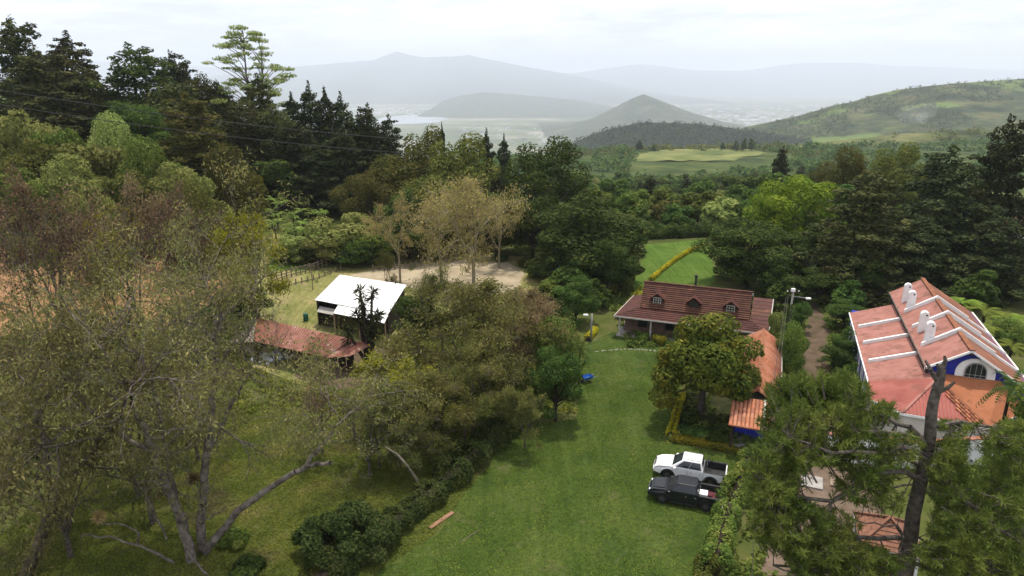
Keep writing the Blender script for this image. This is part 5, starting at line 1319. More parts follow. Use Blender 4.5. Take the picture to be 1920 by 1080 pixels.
# ---- blue and white house
def blue_house():
    p = gp(1622, 690, 3.5)
    H = thing('blue_house', 'blue and white house with a stepped pink-red roof, white parapets and four chimneys', 'house', (p.x, p.y, 0), ROT)
    MB().box(.35, 12.0, -3.1, 18.6, -.2, 3.3).build('wall', blue_paint, H)
    MB().box(4.3, 11.9, -3.0, 18.5, 3.3, 4.6).build('upper_wall', blue_paint, H)
    for v in (-3.15, 1.2, 6.2, 11.2, 16.4): MB().box(.22, .36, v - .25, v + .25, 0, 3.3).build('pilaster', white_paint, H)
    for v in (-1, 3.6, 8.6, 13.8): window(H, Matrix.Translation((.33, v, 1.0)) @ Matrix.Rotation(rad(-90), 4, 'Z'), 1.3, 1.5, 0, 2, 3)
    VB = [(-3.4, 1.2), (1.2, 6.2), (6.2, 11.2), (11.2, 16.8)]
    VT = [(-3.5, 1.2), (1.2, 6.2), (6.2, 11.2), (11.2, 19.4)]
    for (v0, v1) in VB:                       # lower wing, four bays of sheeting
        A, B, C, D = (4.3, v0, 5.05), (4.3, v1, 5.05), (0, v1, 3.5), (0, v0, 3.5)
        strips(H, 'roof_sheet', A, B, C, D, 5, .06, [pink_roof], 0, .006, int(v0 * 3 + 40))
    for (v0, v1) in VT:
        strips(H, 'roof_sheet', (7.1, v0, 7.6), (7.1, v1, 7.6), (4.05, v1, 5.65), (4.05, v0, 5.65), 5, .06, [pink_roof], 0, .006, int(v0 * 5 + 60))
        strips(H, 'roof_sheet', (7.1, v0, 7.6), (7.1, v1, 7.6), (12.4, v1, 4.25), (12.4, v0, 4.25), 5, .06, [brown_sheet], 0, .006, int(v0 * 7 + 80))
    MB().bar((7.1, -3.6, 7.66), (7.1, 19.5, 7.66), .4, .1).build('ridge_cap', tile_ridge, H)
    MB().box(4.16, 4.28, -3.3, 19.2, 4.6, 5.58).build('step_wall', dark_wood, H)
    MB().bar((4.02, -3.6, 5.6), (4.02, 19.5, 5.6), .10, .16).build('gutter', surf('gutter_brown', (.10, .07, .06), (.2, .15, .12)), H)
    MB().bar((-.06, -3.4, 3.44), (-.06, 16.9, 3.44), .1, .14).build('gutter', white_paint, H)
    MB().bar((12.45, -3.6, 4.2), (12.45, 19.4, 4.2), .14, .16).build('gutter', white_paint, H)
    for v in (1.2, 6.2, 11.2):               # white parapets riding over the roof
        MB().slab([(.35, v - .13, 3.95), (4.2, v - .13, 5.32), (4.2, v + .13, 5.32), (.35, v + .13, 3.95)], .42).build('parapet', white_paint, H)
        MB().slab([(4.35, v - .13, 6.2), (7.1, v - .13, 8.02), (7.1, v + .13, 8.02), (4.35, v + .13, 6.2)], .5).build('parapet', white_paint, H)
        MB().slab([(7.1, v - .13, 8.02), (10.1, v - .13, 6.12), (10.1, v + .13, 6.12), (7.1, v + .13, 8.02)], .5).build('parapet', white_paint, H)
        MB().slab([(10.1, v - .16, 5.92), (12.4, v - .16, 4.45), (12.4, v + .16, 4.45), (10.1, v + .16, 5.92)], .28).build('parapet', white_paint, H)
    for v in (14.6, 11.75, 4.75, 1.65):          # tall round-topped chimneys
        w, h0, h1 = .36, 5.9, 7.8
        pts = [(4.95 - w, 0, h0), (4.95 + w, 0, h0)] + [(4.95 + math.cos(a) * w, 0, h1 + math.sin(a) * w) for a in np.linspace(0, math.pi, 11)]
        c = MB().slab([(x, v - .28, z) for x, _, z in pts], .56, (0, 1, 0)).build('chimney', white_paint, H, bevel=.04)
        MB().lathe([(.08, -.31), (.08, -.24)], (4.95 + .12, v, h1 + .02), 14, 'y').build('flue_opening', surf('flue_black', (.01, .01, .01), (.02, .02, .02)), c)  # solid near-black disc in place of the hole
    # front gable with its arched window
    MB().slab([(4.3, -3.0, 4.6), (11.7, -3.0, 4.6), (11.7, -3.0, 4.62), (7.1, -3.0, 7.5), (4.3, -3.0, 5.72)], .1, (0, 1, 0)).build('gable_wall', blue_paint, H)
    arch = [(6.3, 4.6), (9.2, 4.6), (9.2, 5.5)] + [(7.75 + math.cos(a) * 1.45, 5.5 + math.sin(a) * 1.28) for a in np.linspace(.05, 3.09, 14)] + [(6.3, 5.5)]
    MB().slab([(x, -3.1, z) for x, z in arch], .085, (0, 1, 0)).build('arch_surround', white_paint, H)
    window(H, Matrix.Translation((7.75, -3.13, 5.05)), 1.6, .58, 1, 4, 2, grey_metal)
    MB().slab([(3.95, -3.55, 5.62), (7.1, -3.55, 7.62), (7.1, -3.42, 7.62), (3.95, -3.42, 5.62)], .2).build('barge_board', white_paint, H)
    MB().slab([(7.1, -3.55, 7.62), (12.45, -3.55, 4.24), (12.45, -3.42, 4.24), (7.1, -3.42, 7.62)], .2).build('barge_board', white_paint, H)
    MB().lathe([(.05, 0), (.14, .1), (.12, .3), (.03, .36)], (9.9, -3.25, 5.0), 10).build('wall_lamp', grey_metal, H)
    MB().bar((7.1, -3.7, 7.25), (7.1, -3.3, 7.25), .14).build('beam_end', dark_wood, H)
    # fan of lean-to roofs in front
    ap, t1, t2 = (4.9, -4.1, 5.0), (-.1, -3.35, 3.62), (9.7, -3.15, 5.0)
    b0, b1, b2, b3 = (-.5, -5.8, 3.15), (2.1, -7.7, 3.0), (8.0, -8.0, 3.0), (11.8, -3.6, 3.0)
    MB().slab([t1, b0, b1, ap], .08).build('lean_to_slope', red_roof, H)
    MB().slab([ap, t1, (.0, -3.1, 3.8), (4.9, -3.1, 5.2)], .05).build('flashing', pink_roof, H)
    MB().slab([ap, b1, b2], .08).build('lean_to_slope', surf('pale_red_sheet', (.27, .09, .075), (.34, .125, .10), .8, .8), H)
    MB().slab([ap, b2, b3, t2], .08).build('lean_to_slope', orange_roof, H)
    MB().slab([ap, t2, (9.7, -3.05, 5.1), (4.9, -3.05, 5.1)], .05).build('lean_to_slope', orange_roof, H)
    rb = surf('seam_red', (.30, .065, .055), (.40, .10, .085), 1, .7)
    A_, B_, C_ = Vector(ap), Vector(b1), Vector(b2)
    N_ = (B_ - A_).cross(C_ - A_).normalized(); N_ = N_ if N_.z > 0 else -N_
    for i in range(1, 22):                     # raised seams of the middle slope
        e = B_.lerp(C_, i / 22); f = 1 - abs(i / 22 - (A_.x - B_.x) / (C_.x - B_.x)) * 1.0
        dirv = (A_ - (B_ + C_) / 2); x = e.x
        s = (x - B_.x) / (A_.x - B_.x) if x < A_.x else (C_.x - x) / (C_.x - A_.x)
        topp = Vector((x, e.y + (A_.y - e.y) * s, e.z + (A_.z - e.z) * s))
        MB().bar(e + N_ * .02, topp + N_ * .02, .06, .07).build('roof_seam', rb, H)
    for i in range(9):                          # clay tiles along the right-hand hip
        for j in range(2 + i // 3):
            q = A_.lerp(C_, (i + .8) / 10); xx = q.x - .12 - j * .30; s = (xx - B_.x) / max(.01, A_.x - B_.x) if xx < A_.x else (C_.x - xx) / (C_.x - A_.x)
            rel = (i + .8) / 10
            pt = A_.lerp(B_.lerp(C_, min(1, max(0, 1 - (j * .3 + .12) / (rel * 5.9)))), rel)
            MB().bar(pt + N_ * .05, pt + N_ * .05 + (C_ - A_).normalized() * .46, .2, .1).build('hip_tile', tile_orange if (i + j) % 2 else tile_ridge, H)
    MB().bar(Vector(ap) + Vector((0, 0, .05)), Vector(b1) + Vector((0, 0, .05)), .22, .08).build('hip_cap', pink_roof, H)
    MB().bar(Vector(ap) + Vector((0, 0, .05)), Vector(b2) + Vector((0, 0, .05)), .2, .10).build('hip_cap', tile_ridge, H)
    for q0, q1 in ((b0, b1), (b1, b2), (b2, b3)): MB().bar(Vector(q0) - Vector((0, 0, .12)), Vector(q1) - Vector((0, 0, .12)), .1, .2).build('fascia', white_paint, H)
    MB().slab([(.2, -5.4, 2.9), (2.4, -7.2, 2.9), (7.7, -7.5, 2.9), (11.2, -3.6, 2.9), (11.2, -3.1, 2.9), (.2, -3.1, 2.9)], 3.0).build('porch_wall', surf('cream_plaster', (.50, .46, .42), (.62, .58, .54), 1, .9), H)
blue_house()

# ---- white garden wall with clay coping, in front of the blue house
def garden_wall():
    a, b, c = gp(1545, 862), gp(1720, 878), gp(1872, 868)
    W = thing('garden_wall', 'white garden wall with clay coping half hidden behind the pine', 'wall', (a.x, a.y, 0))
    for s, e in ((a, b), (b, c)):
        MB().bar(s - a + Vector((0, 0, 1.15)), e - a + Vector((0, 0, 1.15)), .25, 2.3).build('wall_panel', white_paint, W)
        n = int((e - s).length / .45)
        for i in range(n):
            MB().bar((s - a).lerp(e - a, i / n) + Vector((0, 0, 2.34)), (s - a).lerp(e - a, (i + .94) / n) + Vector((0, 0, 2.34)), .42, .10).build('coping_tile', tile_orange if i % 3 else pink_roof, W)
garden_wall()

# ---- long orange-tiled pavilion
def pavilion():
    p = gp(1367, 797, 2.6)
    H = thing('tiled_pavilion', 'long narrow pavilion with orange clay tiles beside the round garden tree', 'pavilion', (p.x, p.y, 0), ROT)
    me = MB(); n = 6
    for k in range(n):
        a0, a1 = math.pi * k / n, math.pi * (k + 1) / n
        me.add([(math.cos(a0) * .15, 0, math.sin(a0) * .09), (math.cos(a1) * .15, 0, math.sin(a1) * .09), (math.cos(a1) * .12, .62, math.sin(a1) * .07 + .03), (math.cos(a0) * .12, .62, math.sin(a0) * .07 + .03)], [(0, 1, 2, 3)])
    tm = [me.mesh('tile', mm) for mm in (tile_orange, surf('sunburnt_tile', (.34, .14, .08), (.46, .21, .13), 2, .85), surf('weathered_tile', (.22, .09, .05), (.33, .14, .09), 2, .85))]
    rg = random.Random(4)
    MB().slab([(-.05, .0, 2.58), (3.35, .0, 2.58), (3.35, 3.6, 3.55), (-.05, 3.6, 3.55)], .06).build('roof_deck', tile_ridge, H)
    sl = math.atan2(.97, 3.6)
    for i in range(11):
        for j in range(6):
            t = mobj('tile', tm[rg.choice((0, 0, 1, 2))], H); t.location = (.1 + i * .31, -.06 + j * .6 * math.cos(sl), 2.6 + j * .6 * math.sin(sl) + rg.uniform(-.01, .01)); t.rotation_euler = (sl, 0, rg.uniform(-.02, .02))
    # long rear roof, two slopes
    r0, r1 = 3.9, 19.3
    for s, e in ((-.1, 0), (3.75, 1)):
        A, B = Vector((1.9, r0, 4.25)), Vector((1.9, r1, 4.25)); C, D = Vector((s, r1, 3.0)), Vector((s, r0, 3.0))
        MB().slab([A, B, C, D], .06).build('roof_deck', tile_orange, H)
        for i in range(34):
            f = (i + .5) / 34; q = A.lerp(B, f); w = D.lerp(C, f)
            mb = MB(); mb.tube([q + Vector((0, 0, .03)), q.lerp(w, .5) + Vector((0, 0, .04)), w + Vector((0, 0, .03))], [.13, .14, .15], 8)
            mb.build('tile_course', [tile_orange, tm[1].materials[0]][rg.randrange(2)], H, True)
    MB().bar((1.9, r0, 4.34), (1.9, r1, 4.34), .3, .14).build('ridge_cap', tile_ridge, H)
    MB().bar((3.8, r0, 2.96), (3.8, r1, 2.96), .12, .16).build('gutter', white_paint, H)
    MB().box(.3, 3.5, 4.1, 19.0, -.1, 2.95).build('wall', surf('pavilion_plaster', (.34, .31, .28), (.46, .42, .38), 1, .9), H)
    MB().box(.3, 3.2, 3.3, 3.5, 0, 3.0).build('back_wall', blue_paint, H)
    MB().box(.2, 3.2, .3, 3.3, -.1, .06).build('floor_slab', concrete, H)
    for u, v in ((.25, .35), (3.1, .35), (.25, 3.2), (3.1, 3.2)): MB().box(u - .08, u + .08, v - .08, v + .08, 0, 2.65).build('post', dark_wood, H)
    MB().bar((2.55, -.02, 2.72), (2.55, 3.4, 3.66), .16, .12).build('downpipe', grey_metal, H)
pavilion()

# ---- white-roofed shed in the paddock
def white_shed():
    fl, bl, br, fr = gp(590, 562, 3.3), gp(637, 515, 4.0), gp(762, 534, 4.0), gp(728, 588, 3.3)
    H = thing('white_shed', 'open dark shed with a glaring white sheet roof in the paddock', 'shed', (fl.x, fl.y, 0))
    z = lambda p: p - Vector((fl.x, fl.y, 0))
    a, b, c, d = map(z, (bl, br, fr, fl))
    wr = surf('white_roof_sheet', (.78, .78, .78), (.86, .86, .86), .8, .55, .3)
    strips(H, 'roof_sheet', a, b, c, d, 12, .05, [wr], .01, .012, 4)
    e0 = d.lerp(c, .33); e1 = c; dn = (d - a).normalized()
    f0, f1 = e0 + dn * 1.7 - Vector((0, 0, .42)), e1 + dn * 1.7 - Vector((0, 0, .42))
    strips(H, 'roof_sheet', e0 - Vector((0, 0, .12)), e1 - Vector((0, 0, .12)), f1, f0, 7, .05, [wr], .01, .012, 5)
    g = lambda p, zz: Vector((p.x, p.y, zz))
    cen = (a + b + c + d) / 4
    inn = lambda p: p.lerp(Vector((cen.x, cen.y, p.z)), .05)
    A, B, C, D = map(inn, (a, b, c, d))
    for (s, t_) in ((A, B), (B, C), (A, D)):
        for k in range(8):
            q0, q1 = s.lerp(t_, k / 8 + .006), s.lerp(t_, (k + 1) / 8 - .006)
            MB().slab([g(q0, -.1), g(q1, -.1), g(q1, q1.z - .2), g(q0, q0.z - .2)], .06, (t_ - s).cross(Vector((0, 0, 1))).normalized()).build('wall_board', dark_wood, H)
    for f in (.0, .33, .66, 1): q = D.lerp(C, f); MB().bar(g(q, -.1), g(q, q.z - .05), .16).build('post', dark_wood, H)
    for f in (0, .5, 1): q = f0.lerp(f1, f) - dn * .2; MB().bar(g(q, -.1), g(q, q.z - .02), .14).build('post', surf('tan_post', (.25, .17, .11), (.34, .24, .17)), H)
    q0, q1 = D.lerp(C, .03), D.lerp(C, .29)
    MB().slab([g(q0, 2.5), g(q1, 2.5), g(q1, 2.2) + dn * 1.0, g(q0, 2.2) + dn * 1.0], .05).build('awning', surf('grey_awning', (.30, .29, .26), (.40, .38, .35)), H)
    for k in range(3): MB().bar(g(q0, .35 + k * .42) + dn * .3, g(q1, .35 + k * .42) + dn * .3, .06, .16).build('rail', dark_wood, H)
white_shed()

# ---- rusty-roofed open shed
def rusty_shed():
    tl, tr, brr, bl = gp(482, 596, 3.2), gp(662, 636, 3.2), gp(607, 669, 2.3), gp(476, 640, 2.3)
    H = thing('rusty_shed', 'low open shed under rusty red corrugated sheets next to the grey rubble', 'shed', (bl.x, bl.y, 0))
    z = lambda p: p - Vector((bl.x, bl.y, 0)); a, b, c, d = map(z, (tl, tr, brr, bl))
    ms = [surf('rusty_sheet_%s' % nm, c0, c1, 1.3, .8, .25, 7, 0, extra=(ex, .9, th, (1, 3, 1))) for nm, c0, c1, ex, th in [('red', (.17, .068, .046), (.26, .112, .080), (.46, .33, .29), .62), ('brown', (.17, .06, .042), (.27, .10, .07), (.13, .05, .04), .55), ('pale', (.22, .095, .068), (.31, .15, .115), (.55, .45, .42), .58)]]
    strips(H, 'roof_sheet', a, b, c, d, 13, .04, ms, .0, .02, 9)
    for k in range(40):
        f = (k + .5) / 40; MB().bar(a.lerp(b, f) + Vector((0, 0, .03)), d.lerp(c, f) + Vector((0, 0, .03)), .07, .05).build('corrugation', ms[(k // 3) % 2], H)
    strips(H, 'roof_sheet', z(gp(425, 604, 2.9)), a + Vector((-.1, 0, -.05)), d + Vector((-.1, 0, -.05)), z(gp(432, 642, 2.2)), 3, .04, [surf('grey_old_sheet', (.16, .13, .11), (.26, .21, .19), 1, .8)], .0, .03, 10)
    strips(H, 'roof_sheet', b.lerp(a, .02) + Vector((0, 0, -.2)), z(gp(700, 645, 2.5)), z(gp(655, 668, 2.1)), c + Vector((.1, 0, -.1)), 3, .04, ms, .0, .05, 11)
    g = lambda p, zz: Vector((p.x, p.y, zz))
    for f in (0.02, .3, .6, .97):
        q = d.lerp(c, f); MB().bar(g(q, -.1), g(q, q.z - .05), .14).build('post', dark_wood, H)
        q = a.lerp(b, f); MB().bar(g(q, -.1), g(q, q.z - .05), .14).build('post', dark_wood, H)
    for k in range(12):
        q0, q1 = a.lerp(b, k / 12 + .004), a.lerp(b, (k + 1) / 12 - .004)
        MB().slab([g(q0, -.1), g(q1, -.1), g(q1, 2.9), g(q0, 2.9)], .05, (0, -1, 0)).build('wall_board', dark_wood, H)
    q0, q1 = z(gp(430, 655)), z(gp(478, 668)); MB().slab([g(q0, -.1), g(q1, -.1), g(q1, 2.0), g(q0, 2.1)], .15, (0, 1, 0)).build('wall', surf('old_plaster', (.16, .13, .11), (.24, .20, .17), 1.5, .9), H)
rusty_shed()

def gazebo():
    c = gp(1652, 1062); 
    H = thing('gazebo', 'small brown-tiled gazebo with dark red boards under the pine', 'gazebo', (c.x, c.y, 0), ROT)
    ap = (0, 0, 3.5); cs = [(-1.7, -1.7, 2.3), (1.7, -1.7, 2.3), (1.7, 1.7, 2.3), (-1.7, 1.7, 2.3)]
    tb = surf('brown_clay_tile', (.14, .065, .04), (.24, .11, .07), 2.5, .85)
    for i in range(4):
        a, b = Vector(cs[i]), Vector(cs[(i + 1) % 4]); t = Vector(ap)
        for k in range(7): 
            f0, f1 = k / 7, (k + 1) / 7; MB().slab([a.lerp(t, f0) + Vector((0, 0, .05)), b.lerp(t, f0) + Vector((0, 0, .05)), b.lerp(t, f1), a.lerp(t, f1)], .05).build('tile_row', tb, H)
        MB().bar(a + Vector((0, 0, .1)), t + Vector((0, 0, .1)), .16, .1).build('hip_cap', tb, H)
        MB().bar(a - Vector((0, 0, .06)), b - Vector((0, 0, .06)), .1, .14).build('fascia', grey_metal, H)
        MB().box(a.x * .88 - .07, a.x * .88 + .07, a.y * .88 - .07, a.y * .88 + .07, 0, 2.3).build('post', white_paint, H)
    dr = surf('dark_red_boards', (.05, .012, .012), (.09, .022, .02), 2, .8)
    for k in range(8): MB().box(-1.45 + k * .36, -1.45 + k * .36 + .34, -1.45, -1.40, .05, 2.2).build('board', dr, H)
    for k in range(8): MB().box(-1.47, -1.42, -1.3 + k * .34, -1.3 + k * .34 + .32, .05, 2.2).build('board', dr, H)
    MB().box(-1.6, 1.6, -1.6, 1.6, -.1, .04).build('floor_slab', concrete, H)
gazebo()

def small_house(name, label, px, py, Y, w, d, h, roofm):
    t = yp(px, py, Y); z0 = hz(t.x, Y)
    H = thing(name, label, 'house', (t.x, Y, z0), .2)
    w_ = MB().box(-w/2, w/2, -d/2, d/2, -1, h).build('wall', white_paint, H)
    MB().slab([(-w/2 - .4, -d/2 - .4, h), (w/2 + .4, -d/2 - .4, h), (w/2 + .4, 0, h + d * .28), (-w/2 - .4, 0, h + d * .28)], .15).build('roof', roofm, H)
    MB().slab([(-w/2 - .4, d/2 + .4, h), (w/2 + .4, d/2 + .4, h), (w/2 + .4, 0, h + d * .28), (-w/2 - .4, 0, h + d * .28)], .15).build('roof', roofm, H)
    for x in (-w/4, w/4): window(H, Matrix.Translation((x, -d/2 - .01, h * .35)), w * .16, h * .35, 0, 2, 2)
small_house('hillside_house', 'white house mostly hidden by the olive tree with the pale edge', 378, 306, 116, 7, 5, 2.6, white_paint)
small_house('pink_wall_house', 'long low pinkish house at the top of the garden slope', 470, 322, 141, 6, 3, 1.6, surf('pink_old_tile', (.36, .17, .12), (.45, .24, .18), 1))
small_house('distant_house', 'pale house glimpsed between the dark trees at the picture edge', 1912, 372, 112, 5, 5, 6, pink_roof)
for px, py, s, lab in [(1782, 215, 12, 'small white farmhouse on the far green hill'), (1760, 210, 7, 'tiny white shed left of the farmhouse on the far hill')]:
    small_house('farmhouse', lab, px, py, 1500, s * 1.6, s, s * .5, white_paint)

# ================================================================== VEHICLES
tyre_m = surf('tyre_rubber', (.012, .012, .012), (.025, .025, .025), 6, .85, .2)
black_trim = surf('black_trim', (.012, .012, .013), (.022, .022, .024), 4, .5, .4)
def paint(name, c, rough=.25):
    m, n, l, b = mat_base(name, rough, .5); z = noise_node(n, l, 1.3, 5); r = ramp(n, [(.3, tuple(x * .86 for x in c)), (.7, c)]); l.new(z.outputs['Fac'], r.inputs['Fac']); l.new(r.outputs['Color'], b.inputs['Base Color'])
    b.inputs['Coat Weight'].default_value = .15; b.inputs['Specular IOR Level'].default_value = .35; b.inputs['Coat Roughness'].default_value = .08
    return m
rim = surf('dark_rim', (.035, .035, .037), (.06, .06, .062), 5, .4, .5, metallic=.5); rim_hi = surf('rim_spoke', (.10, .10, .105), (.16, .16, .165), 5, .35, .5, metallic=.6)
def pickup(name, label, front, rear, col, cover, chrome):
    """a double-cab pickup whose near wheels touch the ground at front and rear"""
    d = (rear - front); ang_ = math.atan2(d.y, d.x); s = d.length / 3.1
    nrm = Vector((-math.sin(ang_), math.cos(ang_), 0)); c = (front + rear) / 2 + nrm * .80 * s
    R = thing(name, label, 'pickup truck', (c.x, c.y, 0), ang_); R.scale = (s, s, s)
    def shape(o):
        for v in o.data.vertices:
            x, y, z = v.co; k = min(1, max(0, (-1.75 - x) / .85)); q = min(1, max(0, (z - .85) / .35)); v.co.y = y * (1 - .17 * k * k) * (1 - .05 * q); v.co.z = z - .06 * k * k * (z > .9)
        return o
    def arch(cx, r=.50, n=9): return [(cx + r * math.cos(a), .40 + r * math.sin(a)) for a in np.linspace(math.pi - .1, .1, n)]
    # body up to the back of the cab: side outline with the front wheel arch, extruded across
    prof = [(-2.56, .46), (-2.05, .42)] + arch(-1.55) + [(-1.05, .42), (.98, .42), (.98, 1.18), (-1.12, 1.18), (-1.5, 1.17), (-2.2, 1.08), (-2.48, .98), (-2.60, .76)]
    W = .92
    b = shape(MB().slab([(x, -W, z) for x, z in prof], 2 * W, (0, 1, 0)).build('body', col, R, bevel=.09, seg=4))
    # hood bulge
    shape(MB().slab([(-2.28, -.58, 1.10), (-1.9, -.66, 1.18), (-1.4, -.70, 1.235), (-1.4, .70, 1.235), (-1.9, .66, 1.18), (-2.28, .58, 1.10)], .09).build('hood', col, R, bevel=.04, seg=3))
    # cab with slanted screens
    lo = [(-1.36, -.88), (1.0, -.88), (1.0, .88), (-1.36, .88)]; hi = [(-.50, -.66), (.80, -.66), (.80, .66), (-.50, .66)]
    zl, zh = 1.14, 1.76
    V = [(x, y, zl) for x, y in lo] + [(x, y, zh) for x, y in hi]
    MB().add(V, [(3, 2, 1, 0), (4, 5, 6, 7), (0, 1, 5, 4), (1, 2, 6, 5), (2, 3, 7, 6), (3, 0, 4, 7)]).build('cab', col, R, bevel=.07, seg=3)
    def glass(nm, face, u0, u1, v0, v1):
        A, B, C, D = [Vector(V[i]) for i in face]; N = (B - A).cross(D - A).normalized(); ctr = Vector((-.1, 0, 1.4))
        if N.dot((A + C) / 2 - ctr) < 0: N = -N
        f = lambda u, v: A.lerp(B, u).lerp(D.lerp(C, u), v) + N * .012
        return MB().slab([f(u0, v0), f(u1, v0), f(u1, v1), f(u0, v1)], .02, -N).build(nm, dark_glass, R)
    glass('windscreen', (3, 0, 4, 7), .06, .94, .10, .90); glass('rear_window', (1, 2, 6, 5), .08, .92, .3, .88)
    for face in ((0, 1, 5, 4), (2, 3, 7, 6)):
        fl = face[0] == 2
        for u0, u1 in ((.12, .518), (.53, .93)):
            if fl: u0, u1 = 1 - u1, 1 - u0
            glass('side_window', face, u0, u1, .12, .88)
    for sd in (-1, 1):
        y = sd * W
        for x in (-.16,): MB().box(x - .008, x + .008, y - .004 if sd > 0 else y - .006, y + .006 if sd > 0 else y + .004, .5, 1.1).build('door_gap', black_trim, R)
        for x in (.18, .86): MB().box(x - .12, x, min(y, y + sd * .03), max(y, y + sd * .03), .93, .97).build('door_handle', chrome, R)
        MB().box(-1.16, -.98, min(y, y + sd * .22), max(y, y + sd * .22), 1.06, 1.24).build('mirror', col, R, bevel=.03)
        MB().bar((-1.0, sd * .98, .36), (.95, sd * .98, .36), .16, .06).build('running_board', black_trim, R)
        hl = MB().box(-2.575, -2.30, min(sd * .52, sd * .775), max(sd * .52, sd * .775), .82, .93).build('headlight', surf('headlight_glass', (.55, .58, .60), (.75, .77, .8), 5, .1, .6) if 'headlight_glass' not in MATS else MATS['headlight_glass'], R, bevel=.03)
        MB().box(2.60, 2.655, min(sd * .78, sd * .925), max(sd * .78, sd * .925), .72, 1.04).build('tail_light', surf('tail_light_red', (.25, .01, .01), (.35, .02, .02), 5, .2, .5) if 'tail_light_red' not in MATS else MATS['tail_light_red'], R, bevel=.015)
        # bed side with rear arch
        pr = [(1.0, .44), (1.06, .44)] + arch(1.55, .46) + [(2.05, .50), (2.62, .52), (2.62, 1.16), (1.0, 1.16)]
        MB().slab([(x, sd * W, z) for x, z in pr], .13, (0, -sd, 0)).build('bed_side', col, R, bevel=.03)
        MB().box(1.06, 2.54, min(sd * .775, sd * .788), max(sd * .775, sd * .788), .66, 1.155).build('bed_liner', black_trim, R)
        MB().bar((1.02, sd * .865, 1.175), (2.62, sd * .865, 1.175), .15, .03).build('bed_rail', black_trim, R)
        for cx in (-1.55, 1.55):
            # flared lip, tyre, rim
            pts = [Vector((cx + .515 * math.cos(a), sd * (W + .012), .40 + .515 * math.sin(a))) for a in np.linspace(.05, math.pi - .05, 12)]
            MB().tube(pts, .03, 6).build('arch_lip', col if cover == 'plain' else black_trim, R, True)
            w = MB().lathe([(.23, -.14), (.38, -.14), (.425, -.09), (.425, .09), (.38, .14), (.23, .14)], (cx, sd * .80, .425), 24, 'y').build('wheel', tyre_m, R, bevel=0)
            yo = sd * (.80 + sd * 0) 
            MB().lathe([(.235, -.02), (.235, .02), (.06, .035)], (cx, sd * .93, .425), 20, 'y').build('rim', rim, w)
            for k in range(6):
                a = k * math.pi / 3; MB().bar((cx, sd * .962, .425), (cx + .21 * math.cos(a), sd * .955, .425 + .21 * math.sin(a)), .05, .03).build('spoke', rim_hi, w)
    MB().box(1.0, 2.6, -.80, .80, .60, .66).build('bed_floor', black_trim, R)
    MB().box(1.0, 1.06, -.80, .80, .66, 1.12).build('bed_front', black_trim, R)
    MB().box(2.54, 2.62, -.77, .77, .60, 1.10).build('tailgate', col, R, bevel=.02)
    MB().box(2.62, 2.72, -.88, .88, .46, .60).build('rear_bumper', chrome, R, bevel=.02)
    shape(MB().add([(-2.66, -.9, .46), (-2.70, -.45, .46), (-2.70, .45, .46), (-2.66, .9, .46), (-2.4, .93, .46), (-2.4, -.93, .46), (-2.66, -.9, .72), (-2.70, -.45, .72), (-2.70, .45, .72), (-2.66, .9, .72), (-2.4, .93, .72), (-2.4, -.93, .72)], [(5, 4, 3, 2, 1, 0), (6, 7, 8, 9, 10, 11)] + [(i, (i + 1) % 6, (i + 1) % 6 + 6, i + 6) for i in range(6)]).build('front_bumper', col, R, bevel=.05))
    MB().box(-2.63, -2.56, -.46, .46, .72, .90).build('grille', black_trim, R, bevel=.02)
    for k in range(3): MB().box(-2.635, -2.61, -.43, .43, .745 + k * .06, .77 + k * .06).build('grille_bar', chrome, R)
    MB().box(-2.4, 2.4, -.55, .55, .30, .46).build('chassis', black_trim, R)
    MB().box(-2.66, -2.64, -.22, .22, .50, .62).build('number_plate', white_paint, R)
    if cover == 'bars':
        for sd in (-1, 1): MB().tube([(1.12, sd * .72, 1.12), (1.2, sd * .70, 1.55), (1.55, sd * .74, 1.18)], .035, 8).build('roll_bar', black_trim, R, True)
        MB().tube([(1.2, -.70, 1.55), (1.2, .70, 1.55)], .035, 8).build('roll_bar', black_trim, R, True)
        for sd in (-1, 1): MB().tube([(-.25, sd * .56, 1.80), (.75, sd * .56, 1.80)], .02, 6).build('roof_rail', grey_metal, R)
    return R, s
chrome = surf('dull_chrome', (.45, .45, .46), (.6, .6, .6), 4, .25, .5, metallic=.8)
pickup('white_pickup', 'white double-cab pickup with an open dark bed parked on the lawn', gp(1251, 898), gp(1331, 913), paint('white_car_paint', (.78, .78, .79)), 'bars', grey_metal)
blk, sB = pickup('black_pickup', 'black double-cab pickup parked alongside the white one', gp(1241, 942), gp(1322, 958), paint('black_car_paint', (.008, .009, .012), .3), 'plain', chrome)
M_ = Matrix.Translation(blk.location) @ Matrix.Rotation(blk.rotation_euler.z, 4, 'Z') @ Matrix.Scale(sB, 4)
def on_bed(x, y, z): return M_ @ Vector((x, y, z))
q = on_bed(1.32, -.25, .665); bx = MB().box(-.26, .26, -.3, .3, 0, .44).box(-.28, .28, -.32, .32, .44, .5).build('white_box', surf('white_plastic', (.75, .75, .75), (.85, .85, .85), 3, .4), None, bevel=.03); bx.location = q; bx.rotation_euler.z = blk.rotation_euler.z; tag(bx, 'white lidded box standing in the bed of the black pickup', 'cool box')
q = on_bed(1.85, .1, .665); bx = MB().box(-.45, .3, -.4, .45, 0, .16).box(-.35, .1, -.3, .2, .16, .26).build('tarpaulin', surf('maroon_cloth', (.06, .012, .018), (.11, .025, .03), 4, .9), None, bevel=.06); bx.location = q; bx.rotation_euler.z = blk.rotation_euler.z; tag(bx, 'folded maroon tarpaulin in the bed of the black pickup', 'tarpaulin')

